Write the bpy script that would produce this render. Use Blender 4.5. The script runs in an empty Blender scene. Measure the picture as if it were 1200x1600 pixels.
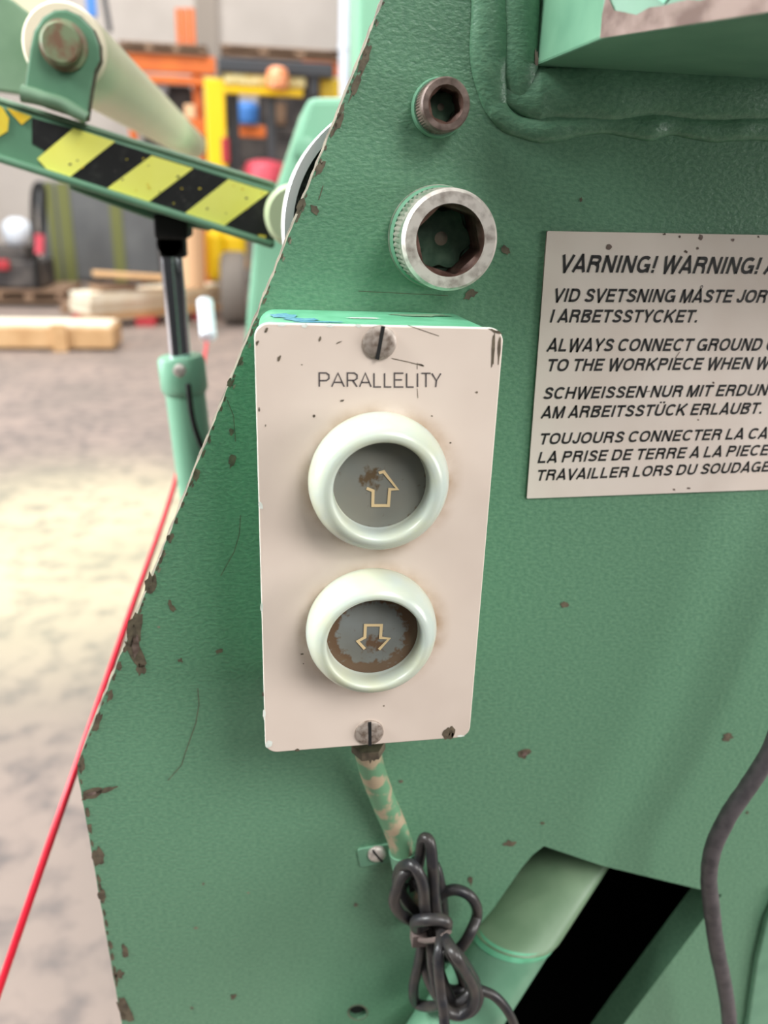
import bpy, math, random
from mathutils import Vector, Matrix, noise
from mathutils.geometry import tessellate_polygon
random.seed(7)
SC = bpy.context.scene
COL = SC.collection
PI = math.pi

# ------------------------------------------------------------------ camera
F = 1250.0                       # focal length in pixels of the 1200x1600 frame
CX, CY = 600.0, 800.0
CAM_D, CAM_Z = 0.30, 1.0         # metres from the machine's side plate (y = 0), height over the floor
dn = Vector((-110, 3216, F)).normalized()                       # world down, seen by the camera
rt = Vector((8500, (110 * 8500 - F * F) / 3216, F)).normalized()  # along the plate
fw = rt.cross(dn)                                               # into the plate
CAM = Vector((0, -CAM_D, CAM_Z))
def cam2world(c):
    return Vector((rt.dot(c), fw.dot(c), -dn.dot(c)))
cd = bpy.data.cameras.new('camera'); cam = bpy.data.objects.new('camera', cd); COL.objects.link(cam)
cd.sensor_fit = 'VERTICAL'; cd.sensor_height = 24.0; cd.lens = F / 1600 * 24.0
xa, ya, za = cam2world(Vector((1, 0, 0))), cam2world(Vector((0, -1, 0))), cam2world(Vector((0, 0, -1)))
m = Matrix((xa, ya, za)).transposed().to_4x4(); m.translation = CAM
cam.matrix_world = m
cd.clip_start = 0.01
cd.dof.use_dof = True
cd.dof.focus_distance = 0.285
cd.dof.aperture_fstop = 5.6
SC.camera = cam

# ------------------------------------------------------------------ light
SC.view_settings.view_transform = 'Standard'; SC.view_settings.look = 'None'
SC.view_settings.gamma = 1; SC.view_settings.use_curve_mapping = False
SC.view_settings.exposure = 0.0
try: SC.cycles.use_denoising = True
except Exception: pass
w = bpy.data.worlds.new('hall_daylight'); SC.world = w; w.use_nodes = True
nt = w.node_tree; bg = nt.nodes['Background']
tc = nt.nodes.new('ShaderNodeTexCoord'); sx = nt.nodes.new('ShaderNodeSeparateXYZ'); cr = nt.nodes.new('ShaderNodeValToRGB')
nt.links.new(tc.outputs['Generated'], sx.inputs[0])
mp = nt.nodes.new('ShaderNodeMapRange'); mp.inputs[1].default_value = -1; mp.inputs[2].default_value = 1
nt.links.new(sx.outputs['Z'], mp.inputs[0]); nt.links.new(mp.outputs[0], cr.inputs[0]); nt.links.new(cr.outputs[0], bg.inputs[0])
cr.color_ramp.elements[0].position = .46; cr.color_ramp.elements[0].color = (.05, .05, .05, 1)
cr.color_ramp.elements[1].position = .92; cr.color_ramp.elements[1].color = (1.0, 1.0, 1.0, 1)
e_ = cr.color_ramp.elements.new(.56); e_.color = (.22, .215, .21, 1)
bg.inputs[1].default_value = .78

def area(name, loc, target, size, power, color=(1, 1, 1), sy=None):
    l = bpy.data.lights.new(name, 'AREA'); l.energy = power; l.color = color; l.size = size
    if sy: l.shape = 'RECTANGLE'; l.size_y = sy
    o = bpy.data.objects.new(name, l); COL.objects.link(o); o.location = loc
    o.rotation_euler = (Vector(target) - Vector(loc)).to_track_quat('-Z', 'Y').to_euler()
    return o
area('roof_light_front', (1.5, -2.4, 3.2), (0.1, 0, .9), 1.5, 98, (1, .985, .965))
area('fill_right', (2.8, -1.15, 1.15), (0.1, 0, .95), 1.2, 56, (1, .985, .965))  # added fill lamp, brightens the sign and lengthens the box shadow
area('roof_light_left', (-2.2, -.16, 3.0), (0.1, 0, 1.1), 1.0, 140, (.97, 1, .99))
area('roof_light_back', (-1.5, 6.0, 5.4), (-1.5, 7.5, 0), 5.0, 460, (1, .985, .965))
area('fill_left_rear', (-6.0, 2.4, 2.2), (0, 1.6, .9), 3.2, 420, (.93, .97, 1.0))  # unseen fill lamp added so the chrome rod reflects something bright
sl = bpy.data.lights.new('roof_window_beam', 'SPOT'); sl.energy = 2500; sl.color = (.82, 1.0, .60); sl.spot_size = math.radians(22); sl.spot_blend = 1.0; sl.shadow_soft_size = .25
so = bpy.data.objects.new('roof_window_beam', sl); COL.objects.link(so); so.location = (-.75, 2.45, 5.2)
so.rotation_euler = (Vector((-.60, 2.05, 0)) - so.location).to_track_quat('-Z', 'Y').to_euler()

# ------------------------------------------------------------------ helpers
def at(px, py, Y=0.0):
    """point of the plane y = Y seen at photo pixel (px, py)"""
    r = cam2world(Vector(((px - CX) / F, (py - CY) / F, 1)))
    return CAM + r * ((Y + CAM_D) / r.y)
def pxm(px, py, Y=0.0):
    """metres covered by one photo pixel at that point"""
    c = at(px, py, Y) - CAM
    return c.dot(cam2world(Vector((0, 0, 1)))) / F
def lin(c):
    return tuple(((v / 255) / 12.92 if v / 255 <= .04045 else ((v / 255 + .055) / 1.055) ** 2.4) for v in c) + (1,)

def mat(name, rgb, rough=.5, metal=0, rgb2=None, scale=20, detail=3, lo=.35, hi=.65, bump=0, bscale=200, bdist=.0005, spec=.5, sss=0, trans=0, rough2=None, zs=1):
    M = bpy.data.materials.new(name); M.use_nodes = True
    n = M.node_tree.nodes; L = M.node_tree.links; b = n['Principled BSDF']
    b.inputs['Base Color'].default_value = lin(rgb); b.inputs['Roughness'].default_value = rough
    b.inputs['Metallic'].default_value = metal; b.inputs['Specular IOR Level'].default_value = spec
    if sss:
        b.inputs['Subsurface Weight'].default_value = sss; b.inputs['Subsurface Radius'].default_value = (1, 1, .8); b.inputs['Subsurface Scale'].default_value = .004
    if trans: b.inputs['Transmission Weight'].default_value = trans
    t = n.new('ShaderNodeTexCoord'); tv = t.outputs['Object']
    if zs != 1:
        mz = n.new('ShaderNodeMapping'); mz.inputs['Scale'].default_value = (1, 1, zs); L.new(tv, mz.inputs['Vector']); tv = mz.outputs[0]
    if rgb2:
        z = n.new('ShaderNodeTexNoise'); z.inputs['Scale'].default_value = scale; z.inputs['Detail'].default_value = detail
        L.new(tv, z.inputs['Vector'])
        r = n.new('ShaderNodeValToRGB'); r.color_ramp.elements[0].position = lo; r.color_ramp.elements[1].position = hi
        r.color_ramp.elements[0].color = lin(rgb); r.color_ramp.elements[1].color = lin(rgb2)
        L.new(z.outputs['Fac'], r.inputs['Fac']); L.new(r.outputs[0], b.inputs['Base Color'])
        if rough2 is not None:
            mr = n.new('ShaderNodeMapRange'); mr.inputs[1].default_value = lo; mr.inputs[2].default_value = hi
            mr.inputs[3].default_value = rough; mr.inputs[4].default_value = rough2
            L.new(z.outputs['Fac'], mr.inputs[0]); L.new(mr.outputs[0], b.inputs['Roughness'])
    if bump:
        z2 = n.new('ShaderNodeTexNoise'); z2.inputs['Scale'].default_value = bscale; z2.inputs['Detail'].default_value = 2.5
        L.new(tv, z2.inputs['Vector'])
        bp = n.new('ShaderNodeBump'); bp.inputs['Strength'].default_value = bump; bp.inputs['Distance'].default_value = bdist
        L.new(z2.outputs['Fac'], bp.inputs['Height']); L.new(bp.outputs[0], b.inputs['Normal'])
    return M

WORLD = {}
class MB:
    def __init__(s): s.v = []; s.f = []; s.mi = []
    def add(s, verts, faces, m=0):
        k = len(s.v); s.v += [Vector(p) for p in verts]
        for f in faces: s.f.append([i + k for i in f]); s.mi.append(m)
    def box(s, lo, hi, m=0):
        x0, y0, z0 = lo; x1, y1, z1 = hi
        s.add([(x0, y0, z0), (x1, y0, z0), (x1, y1, z0), (x0, y1, z0), (x0, y0, z1), (x1, y0, z1), (x1, y1, z1), (x0, y1, z1)],
              [(0, 3, 2, 1), (4, 5, 6, 7), (0, 1, 5, 4), (1, 2, 6, 5), (2, 3, 7, 6), (3, 0, 4, 7)], m)
    def R(s, x0, y0, x1, y1, Y, depth, m=0):
        """axis-aligned box whose front face covers the given photo rectangle"""
        a = at(x0, (y0 + y1) / 2, Y); b = at(x1, (y0 + y1) / 2, Y); t = at((x0 + x1) / 2, y0, Y); u = at((x0 + x1) / 2, y1, Y)
        s.box((a.x, Y, u.z), (b.x, Y + depth, t.z), m)
    def beam(s, p, q, wx, wz, m=0, up=(0, 0, 1)):
        p, q = Vector(p), Vector(q); d = (q - p).normalized(); u = Vector(up)
        a = d.cross(u)
        if a.length < 1e-4: a = d.cross(Vector((1, 0, 0)))
        a.normalize(); b = a.cross(d)
        V = [c + a * i * wx / 2 + b * j * wz / 2 for c in (p, q) for i, j in ((-1, -1), (1, -1), (1, 1), (-1, 1))]
        s.add(V, [(0, 1, 2, 3), (7, 6, 5, 4), (0, 4, 5, 1), (1, 5, 6, 2), (2, 6, 7, 3), (3, 7, 4, 0)], m)
    def prism(s, poly, d, m=0, side=None):
        """extrude a planar polygon (3-D points) by vector d"""
        n = len(poly); P = [Vector(p) for p in poly]; d = Vector(d)
        k = len(s.v)
        s.add(P + [p + d for p in P], [tuple(range(n)), tuple(range(2 * n - 1, n - 1, -1))], m)
        s.add([], [], m)
        for i in range(n):
            j = (i + 1) % n
            s.f.append([k + i, k + i + n, k + j + n, k + j]); s.mi.append(m if side is None else side)
    def lathe(s, prof, c, axis, n=48, m=0, caps=(True, True), rfun=None):
        """prof: list of (t along axis, radius[, kind])"""
        c = Vector(c); ax = Vector(axis).normalized()
        u = ax.cross(Vector((0, 0, 1)))
        if u.length < 1e-3: u = Vector((1, 0, 0))
        u.normalize(); v = u.cross(ax)
        k = len(s.v); rows = []
        for p in prof:
            t, r = p[0], p[1]; kind = p[2] if len(p) > 2 else 'c'
            for i in range(n):
                th = 2 * PI * i / n; rr = r
                if kind == 'h': rr = r / math.cos(((th + PI / 6 + (p[3] if len(p) > 3 else 0)) % (PI / 3)) - PI / 6)
                elif kind == 'k': rr = r * (1 - .035 * (i % 3 < 1))
                elif kind == 'w': rr = r * (1 + .10 * math.cos(6 * th) + .05 * noise.noise((3 * math.cos(th), 3 * math.sin(th), 4)))
                s.v.append(c + ax * t + (u * math.cos(th) + v * math.sin(th)) * rr)
        for a in range(len(prof) - 1):
            mm = prof[a + 1][4] if len(prof[a + 1]) > 4 else m
            for i in range(n):
                j = (i + 1) % n
                s.f.append([k + a * n + i, k + a * n + j, k + (a + 1) * n + j, k + (a + 1) * n + i]); s.mi.append(mm)
        if caps[0]: s.f.append([k + i for i in range(n)][::-1]); s.mi.append(m)
        if caps[1]:
            q = k + (len(prof) - 1) * n
            s.f.append([q + i for i in range(n)]); s.mi.append(prof[-1][4] if len(prof[-1]) > 4 else m)
    def tube(s, pts, r, n=12, m=0, sub=8, closed=False, flat=None, rn=0, nscale=60):
        P = spline(pts, sub) if sub else [Vector(p) for p in pts]
        N = len(P); R = r if callable(r) else (lambda t: r)
        T = [(P[min(i + 1, N - 1)] - P[max(i - 1, 0)]).normalized() for i in range(N)]
        a = T[0].cross(Vector((0, 1, .01))).normalized()
        k = len(s.v)
        for i in range(N):
            a = (a - T[i] * a.dot(T[i])).normalized(); b = T[i].cross(a)
            for j in range(n):
                th = 2 * PI * j / n
                rr = R(i / (N - 1)); p = P[i] + (a * math.cos(th) + b * math.sin(th)) * rr
                if rn: p += (p - P[i]) * rn * noise.noise(p * nscale)
                if flat is not None: p.y = flat[0] + (p.y - flat[0]) * flat[1]
                s.v.append(p)
        for i in range(N - 1):
            for j in range(n):
                q = (j + 1) % n
                s.f.append([k + i * n + j, k + i * n + q, k + (i + 1) * n + q, k + (i + 1) * n + j]); s.mi.append(m)
        s.f.append([k + j for j in range(n)][::-1]); s.mi.append(m)
        s.f.append([k + (N - 1) * n + j for j in range(n)]); s.mi.append(m)
    def blob(s, px, py, rx, ry, ang=0, Y=-.0003, m=1, jag=.35, n=14, seed=None):
        """small irregular flat patch (a paint chip) lying on the plane y = Y"""
        sd = seed if seed is not None else px * 1.7 + py
        ca, sa = math.cos(math.radians(ang)), math.sin(math.radians(ang)); P = []
        for i in range(n):
            th = 2 * PI * i / n
            k = 1 + jag * noise.noise((2.1 * math.cos(th), 2.1 * math.sin(th), sd)) * 2 + jag * .5 * (random.random() - .5)
            x, y = rx * k * math.cos(th), ry * k * math.sin(th)
            P.append(at(px + x * ca - y * sa, py + x * sa + y * ca, Y))
        c = at(px, py, Y); k = len(s.v)
        s.v += [c] + P
        for i in range(n): s.f.append([k, k + 1 + (i + 1) % n, k + 1 + i]); s.mi.append(m)
    def stroke(s, pts, wd, m=0, closed=False, n=Vector((0, -1, 0))):
        """flat ribbon along a polyline in a plane of constant y, mitred at the corners"""
        P = [Vector(p) for p in pts]; N = len(P); V = []
        for i in range(N):
            d0 = (P[i] - P[i - 1]) if (i > 0 or closed) else (P[1] - P[0])
            d1 = (P[(i + 1) % N] - P[i]) if (i < N - 1 or closed) else (P[-1] - P[-2])
            d0 = d0.normalized(); d1 = d1.normalized()
            n0, n1 = d0.cross(n), d1.cross(n); mm = (n0 + n1)
            mm = n0 if mm.length < .2 else mm.normalized()
            q = wd / 2 / max(.72, mm.dot(n0))
            V += [P[i] + mm * q, P[i] - mm * q]
        Fs = [(2 * i, 2 * i + 1, 2 * i + 3, 2 * i + 2) for i in range(N - 1)]
        if closed: Fs.append((2 * N - 2, 2 * N - 1, 1, 0))
        s.add(V, Fs, m)
    def build(s, name, mats, parent=None, smooth=35, bevel=0, bseg=2, origin=None, subsurf=0):
        base = Vector(WORLD[parent.name]) if parent else Vector((0, 0, 0))
        org = Vector(origin) if origin is not None else (base if parent else s.base())
        me = bpy.data.meshes.new(name)
        me.from_pydata([v - org for v in s.v], [], s.f)
        mats = mats if isinstance(mats, (list, tuple)) else [mats]
        for x in mats: me.materials.append(x)
        me.polygons.foreach_set('material_index', s.mi)
        me.validate()
        if smooth:
            me.polygons.foreach_set('use_smooth', [True] * len(me.polygons))
            me.set_sharp_from_angle(angle=math.radians(smooth))
        me.update()
        o = bpy.data.objects.new(name, me); COL.objects.link(o)
        WORLD[o.name] = org
        if parent: o.parent = parent
        o.location = org - base
        if bevel:
            b = o.modifiers.new('edge', 'BEVEL'); b.width = bevel; b.segments = bseg; b.limit_method = 'ANGLE'; b.angle_limit = math.radians(40)
        if subsurf:
            b = o.modifiers.new('round', 'SUBSURF'); b.levels = subsurf; b.render_levels = subsurf
        return o
    def base(s):
        xs = [v.x for v in s.v]; ys = [v.y for v in s.v]; zs = [v.z for v in s.v]
        return Vector(((min(xs) + max(xs)) / 2, (min(ys) + max(ys)) / 2, min(zs)))

def spline(pts, sub):
    P = [Vector(p) for p in pts]; out = []
    for i in range(len(P) - 1):
        p0 = P[i - 1] if i else P[0] * 2 - P[1]; p1, p2 = P[i], P[i + 1]
        p3 = P[i + 2] if i + 2 < len(P) else P[-1] * 2 - P[-2]
        for k in range(sub):
            t = k / sub
            out.append(.5 * ((2 * p1) + (p2 - p0) * t + (2 * p0 - 5 * p1 + 4 * p2 - p3) * t * t + (3 * p1 - p0 - 3 * p2 + p3) * t ** 3))
    out.append(P[-1]); return out
def rounded(poly, r, n=6):
    P = [Vector(p) for p in poly]; N = len(P); out = []
    for i in range(N):
        rr = r[i] if isinstance(r, (list, tuple)) else r
        if rr <= 0: out.append(P[i]); continue
        a = (P[i - 1] - P[i]).normalized(); b = (P[(i + 1) % N] - P[i]).normalized()
        h = a.angle(b) / 2; d = rr / math.tan(h); c = P[i] + (a + b).normalized() * (rr / math.sin(h))
        s, e = P[i] + a * d - c, P[i] + b * d - c
        om = s.angle(e)
        for k in range(n + 1):
            t = k / n
            out.append(c + s * (math.sin((1 - t) * om) / math.sin(om)) + e * (math.sin(t * om) / math.sin(om)))
    return out
def tag(o, label, cat, group=None, kind=None):
    o['label'] = label; o['category'] = cat
    if group: o['group'] = group
    if kind: o['kind'] = kind
    return o
def thing(name, label, cat, loc, group=None):
    o = bpy.data.objects.new(name, None); COL.objects.link(o); o.location = loc; o.empty_display_size = .02
    WORLD[o.name] = Vector(loc); tag(o, label, cat, group); return o

# ------------------------------------------------------------------ materials
G = dict(
    green=mat('hammered_green_enamel', (91, 133, 106), .38, 0, (109, 150, 120), 480, 5, .34, .70, .6, 480, .0005, zs=1.7),
    green_s=mat('smooth_green_enamel', (96, 140, 114), .35, 0, (112, 156, 128), 60, 2, .3, .7, .15, 300, .0003),
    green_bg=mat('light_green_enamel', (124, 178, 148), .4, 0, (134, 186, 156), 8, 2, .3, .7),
    green_worn=mat('worn_green_enamel', (128, 158, 130), .5, 0, (108, 140, 112), 22, 4, .35, .65),
    green_arm=mat('arm_green_enamel', (86, 130, 102), .45, 0, (104, 148, 118), 30, 3, .3, .7),
    lit_green=mat('lit_green_enamel', (128, 200, 165), .35, 0, (112, 182, 148), 90, 3, .3, .7, .3, 300, .0004),  # the bar's green with light put into the colour
    chip=mat('bare_brown_steel', (76, 66, 54), .7, 0, (108, 96, 78), 260, 3, .35, .65, .4, 600, .0003),
    pinkrust=mat('pinkish_primer_and_rust', (150, 128, 118), .65, 0, (104, 80, 70), 90, 4, .4, .62, .3, 300, .0003),
    rust=mat('rusted_bolt_steel', (138, 118, 110), .42, .25, (84, 68, 60), 240, 4, .35, .65, .35, 500, .0003),
    steel=mat('worn_bright_steel', (212, 202, 194), .36, .3, (140, 126, 118), 260, 4, .46, .76, .2, 700, .0002),
    knurl=mat('dull_knurled_steel', (158, 154, 142), .42, .3, (106, 124, 104), 150, 3, .4, .65),
    socket=mat('rusty_socket_steel', (74, 50, 42), .5, .3, (112, 84, 74), 220, 3, .4, .7),
    sockpaint=mat('dark_green_paint_in_socket', (62, 92, 72), .5, 0, (84, 112, 90), 260, 3, .4, .7),
    beige=mat('beige_painted_cover', (222, 205, 191), .38, 0, (214, 197, 183), 25, 3, .4, .7, .05, 500, .0001),
    white=mat('chipped_white_edge', (232, 236, 228), .4, 0, (196, 205, 192), 200, 3, .4, .7),
    boxgreen=mat('housing_green_enamel', (96, 172, 132), .35, 0, (116, 190, 152), 120, 4, .35, .65, .15, 300, .0002),
    blue=mat('blue_paint_smear', (70, 130, 160), .45, 0, (110, 170, 180), 500, 3, .4, .65),
    boot=mat('milky_silicone_rubber', (188, 198, 190), .26, 0, (196, 200, 178), 60, 2, .35, .65, 0, sss=.6),
    ink=mat('black_print', (30, 28, 27), .6),
    engrave=mat('grey_engraved_lettering', (84, 76, 76), .6),
    arrow=mat('cream_arrow_print', (222, 196, 150), .5),
    sign=mat('brushed_warm_aluminium', (236, 222, 212), .36, .1, (228, 212, 201), 30, 3, .35, .65, .05, 800, .0001),
    black=mat('black_cable_jacket', (40, 40, 44), .36, 0, (62, 57, 54), 120, 3, .35, .65),
    dustblack=mat('dusty_cable_jacket', (84, 78, 80), .5, 0, (66, 62, 64), 180, 3, .4, .65, .2, 400, .0003),
    tie=mat('dusty_cable_tie', (110, 96, 92), .6),
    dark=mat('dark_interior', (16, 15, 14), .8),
    slotted=mat('worn_screw_steel', (168, 156, 146), .4, .25, (112, 96, 84), 420, 4, .42, .66, .3, 700, .0002),
    tan=mat('scraped_tan_edge', (138, 130, 112), .6, 0, (84, 78, 66), 160, 4, .4, .65),
    chrome=mat('chromed_rod', (225, 228, 235), .14, 1.0),
    rim=mat('polished_rim', (236, 236, 236), .28, .3),
    rubber=mat('rough_black_rubber', (38, 38, 36), .7, 0, (80, 80, 76), 500, 4, .5, .72, .6, 500, .0006),
    roller=mat('cream_polyamide', (216, 214, 176), .38, 0, (206, 206, 168), 6, 2, .35, .65),
    rollend=mat('ivory_roller_end', (244, 232, 205), .45),
    yellow=mat('hazard_yellow_film', (246, 243, 112), .4, 0, (248, 246, 124), 40, 3, .35, .65),
    tape=mat('hazard_black_film', (30, 30, 30), .4, 0, (52, 52, 50), 120, 4, .55, .75),
    concrete=mat('hall_concrete', (206, 198, 190), .85, 0, (190, 182, 174), 1.2, 5, .35, .65),
    joint=mat('wall_joint', (160, 150, 140), .9),
    orange=mat('orange_rack_steel', (226, 116, 42), .5, 0, (205, 98, 34), 3, 2, .35, .65),
    truck=mat('yellow_truck_enamel', (250, 208, 10), .4),
    char=mat('charcoal_enamel', (62, 64, 68), .5),
    wood=mat('pale_timber', (216, 176, 128), .7, 0, (200, 158, 110), 9, 3, .35, .65),
    whitewood=mat('planed_white_timber', (248, 238, 216), .6, 0, (238, 222, 194), 9, 3, .35, .65),
    brownwood=mat('grey_brown_timber', (150, 122, 98), .8, 0, (126, 100, 80), 9, 3, .35, .65),
    redwood=mat('red_painted_timber', (182, 52, 60), .6),
    grey=mat('mid_grey_tarpaulin', (104, 106, 106), .6, 0, (92, 94, 95), 3, 2, .35, .65),
    olive=mat('olive_webbing', (112, 116, 66), .7),
    card=mat('tan_cardboard', (236, 190, 146), .7),
    tyre=mat('dusty_tyre', (120, 112, 104), .8),
    red=mat('red_pull_cord_jacket', (226, 36, 58), .4),
    pink=mat('faded_red_plastic', (226, 88, 104), .4),
    tagw=mat('white_plastic', (224, 232, 242), .4),
    bluep=mat('blue_plastic', (70, 130, 205), .5),
    junk=mat('dark_shop_junk', (58, 54, 54), .7, 0, (92, 86, 82), 6, 3, .4, .6),
    paleg=mat('pale_green_hub', (190, 205, 165), .4),
)

# ------------------------------------------------------------------ setting
def floor_mat():
    M = mat('stained_concrete_floor', (158, 140, 130), .6, 0, (132, 120, 112), 2.6, 6, .3, .7, .1, 60, .002)
    n = M.node_tree.nodes; L = M.node_tree.links; b = n['Principled BSDF']
    src = b.inputs['Base Color'].links[0].from_socket
    t = n.new('ShaderNodeTexCoord'); z = n.new('ShaderNodeTexNoise'); z.inputs['Scale'].default_value = 17; z.inputs['Detail'].default_value = 7
    L.new(t.outputs['Object'], z.inputs['Vector'])
    r = n.new('ShaderNodeValToRGB'); r.color_ramp.elements[0].position = .47; r.color_ramp.elements[1].position = .70
    r.color_ramp.elements[0].color = (0, 0, 0, 1); r.color_ramp.elements[1].color = (.85, .85, .85, 1)
    L.new(z.outputs['Fac'], r.inputs['Fac'])
    mx = n.new('ShaderNodeMixRGB'); mx.inputs[2].default_value = lin((104, 96, 94))
    L.new(r.outputs[0], mx.inputs[0]); L.new(src, mx.inputs[1]); L.new(mx.outputs[0], b.inputs['Base Color'])
    return M
b = MB(); b.box((-9, -.6, -.1), (9, 11, 0)); o = b.build('floor', floor_mat(), smooth=0); o['kind'] = 'structure'
b = MB(); b.box((-9, 10.6, 0), (9, 10.9, 6)); o = b.build('wall_back', G['concrete'], smooth=0); o['kind'] = 'structure'
b = MB()
x = at(323, 40, 10.5)
b.box((x.x - .12, 10.52, 0), (x.x + .12, 10.6, 6)); o = b.build('trim_1', G['joint'], smooth=0); o['kind'] = 'structure'

# ------------------------------------------------------------------ machine
MT = .018       # thickness of the side plate
mach = thing('plate_working_machine', 'large green enamelled steel machine whose side plate fills the right of the view', 'machine', (.25, 0, 0))

def holed_plate(outer, holes, y0, y1, mb, m=0, edge=None):
    loops = [outer] + holes
    flat = [Vector((p.x, p.z, 0)) for l in loops for p in l]
    tris = tessellate_polygon([[Vector((p.x, p.z, 0)) for p in l] for l in loops])
    nn = len(flat)
    V = [Vector((q.x, y0, q.y)) for q in flat] + [Vector((q.x, y1, q.y)) for q in flat]
    Fs = []
    for t in tris:
        a, bb, c = flat[t[0]], flat[t[1]], flat[t[2]]
        if (bb - a).cross(c - a).z < 0: t = (t[0], t[2], t[1])
        Fs.append(tuple(t)); Fs.append(tuple(i + nn for i in reversed(t)))
    mb.add(V, Fs, m)
    k = len(mb.v) - 2 * nn; s = 0
    for li, l in enumerate(loops):
        for i in range(len(l)):
            a = k + s + i; c = k + s + (i + 1) % len(l)
            mb.f.append([a, c, c + nn, a + nn]); mb.mi.append(m if (edge is None or li) else edge)
        s += len(l)

EL = [(607, -20), (124, 1185)]
def edge_x(py): return 607 + (124 - 607) * (py + 20) / 1205.0
pl = []
py = -20.0
while py < 1185:
    pl.append((edge_x(py) + 2.2 * noise.noise((py * .05, 0, 0)) + 1.2 * noise.noise((py * .21, 3, 0)), py)); py += 9
pl += [(121.5, 1193), (121, 1205), (123, 1220)]
py = 1235.0
while py < 1640:
    pl.append((121 + (py - 1205) * .175 + 1.3 * noise.noise((py * .11, 7, 0)), py)); py += 14
outer = [at(px, q) for px, q in pl]
outer = [Vector((outer[0].x + .11, 0, 1.38))] + [Vector((outer[0].x + .13 * .5, 0, outer[0].z + .12))] + outer
last = outer[-1]
outer += [Vector((last.x + .05, 0, last.z - .25)), Vector((last.x + .05, 0, .0)), Vector((.75, 0, .0)), Vector((.75, 0, 1.38))]
hole = [at(850, 1322), at(940, 1352.5), at(1128, 1398), at(975, 1600), at(850, 1770), at(560, 1770), at(650, 1590), at(710, 1492), at(772, 1418), at(797, 1382), at(815, 1356), at(832, 1336)]
small = [at(559 + 14 * math.cos(2 * PI * i / 24), 1582 + 10.5 * math.sin(2 * PI * i / 24)) for i in range(24)]
b = MB()
holed_plate(outer, [hole, small], 0, MT, b, 0, 4)
# a paint rim round the small hole
b.stroke([at(559 + 15 * math.cos(2 * PI * i / 24), 1582 + 11.5 * math.sin(2 * PI * i / 24), -.0003) for i in range(24)], 2.0 * pxm(559, 1582), 4, True)
# chips along the slanted edge
py = 5.0
while py < 1185:
    big = noise.noise((py * .013, 5, 5))
    s = 1.0 + 3.2 * max(0, big + .2) + random.random() * 1.4
    b.blob(edge_x(py) + s * .7 + .8, py, s * .8, s * (1.5 + random.random()), 22, m=1)
    if random.random() < .25: b.blob(edge_x(py) + 3.5 + random.random() * 4, py + 4, 1.6, 4, 20, m=4)
    py += 8 + random.random() * 22
py = 1200.0
while py < 1600:
    s = 1.8 + random.random() * 2.5
    b.blob(121 + (py - 1205) * .175 + s * .7 + 1.5, py, s * .8, s * 2, -10, m=1); py += 9 + random.random() * 22
for c in [(571, 92, 6, 24, 18), (556, 133, 5, 20, 20), (530, 190, 5, 16, 22), (500, 262, 6, 12, 22), (470, 322, 6, 11, 25), (492, 328, 9, 5, 50),
          (210, 985, 11, 26, 8), (213, 1020, 10, 26, -28), (220, 1046, 8, 9, 0), (236, 911, 9, 17, 15), (266, 840, 5, 8, 20), (268, 948, 5, 9, -30), (343, 1017, 6, 3.5, -10), (282, 1032, 4, 3, 0),
          (144, 1241, 17, 8, -18), (167, 1234, 17, 3.5, -14), (154, 1338, 9, 13, -10), (159, 1398, 6, 9, 0), (195, 1487, 4.5, 12, -15), (186, 1523, 9, 8, 0), (196, 1580, 9, 20, -25),
          (152, 1128, 5, 16, 20), (172, 1088, 4, 9, 20), (128, 1196, 5, 12, 0), (360, 598, 5, 8, 20), (362, 675, 4, 6, 0), (363, 720, 6, 12, 10), (307, 742, 5, 9, 10),
          (820, 1177, 11, 6, -25), (883, 945, 6, 5, 0), (1137, 1152, 8, 6, -40), (797, 1318, 10, 5, -5), (365, 1557, 5, 5, 0), (735, 460, 10, 7, -35), (790, 391, 6, 8, -30),
          (768, 15, 9, 5, -30), (752, 5, 4, 3, 0), (908, 312, 2, 3, 0), (848, 1286, 3, 2, 0), (735, 1376, 4, 6, 0), (1168, 1270, 2, 3, 0)]:
    b.blob(*c[:5], m=1, jag=.4)
for c in [(212, 1008, 5, 16, 0), (820, 1178, 5, 3, -25), (144, 1240, 8, 3, -15)]: b.blob(*c[:5], Y=-.0005, m=2)
for c in [(300, 1575, 3, 3), (565, 1208, 3, 2), (306, 1450, 4, 2.5), (318, 1381, 3, 3), (627, 1221, 5, 3), (388, 1395, 2, 2), (248, 980, 3, 2), (556, 1414, 4, 4)]: b.blob(c[0], c[1], c[2] * .8, c[3] * .8, m=4)
# thin scratches
for pts, wd in [([(309, 1075), (311, 1100), (306, 1130), (290, 1175), (284, 1195), (262, 1220)], 1.2), ([(376, 805), (374, 835), (366, 862), (352, 887), (345, 900)], 1.0),
                ([(355, 625), (365, 650), (368, 690)], 1.0), ([(505, 290), (502, 300), (498, 312)], 1.3), ([(560, 455), (700, 462)], .8)]:
    b.stroke([at(x, y, -.0003) for x, y in pts], wd * pxm(*pts[0]), 1)
b.build('side_plate', [G['green'], G['chip'], G['rust'], G['lit_green'], G['tan']], mach, smooth=20)

# near-black open box added so the shade behind the cut-out reads black
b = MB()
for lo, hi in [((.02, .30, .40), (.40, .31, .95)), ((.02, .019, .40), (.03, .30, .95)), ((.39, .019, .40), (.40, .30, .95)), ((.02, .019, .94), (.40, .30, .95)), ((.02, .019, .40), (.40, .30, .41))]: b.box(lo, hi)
b.build('dark_backing_box', G['dark'], mach, smooth=0)
q = at(559, 1582); b = MB(); b.lathe([(0, 11.5 * pxm(559, 1582)), (.02, 11.5 * pxm(559, 1582))], (q.x, .0025, q.z), (0, 1, 0), 24); b.build('hole_shade_disc', G['dark'], mach, smooth=0)  # near-black disc added inside the small hole as its shade

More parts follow.
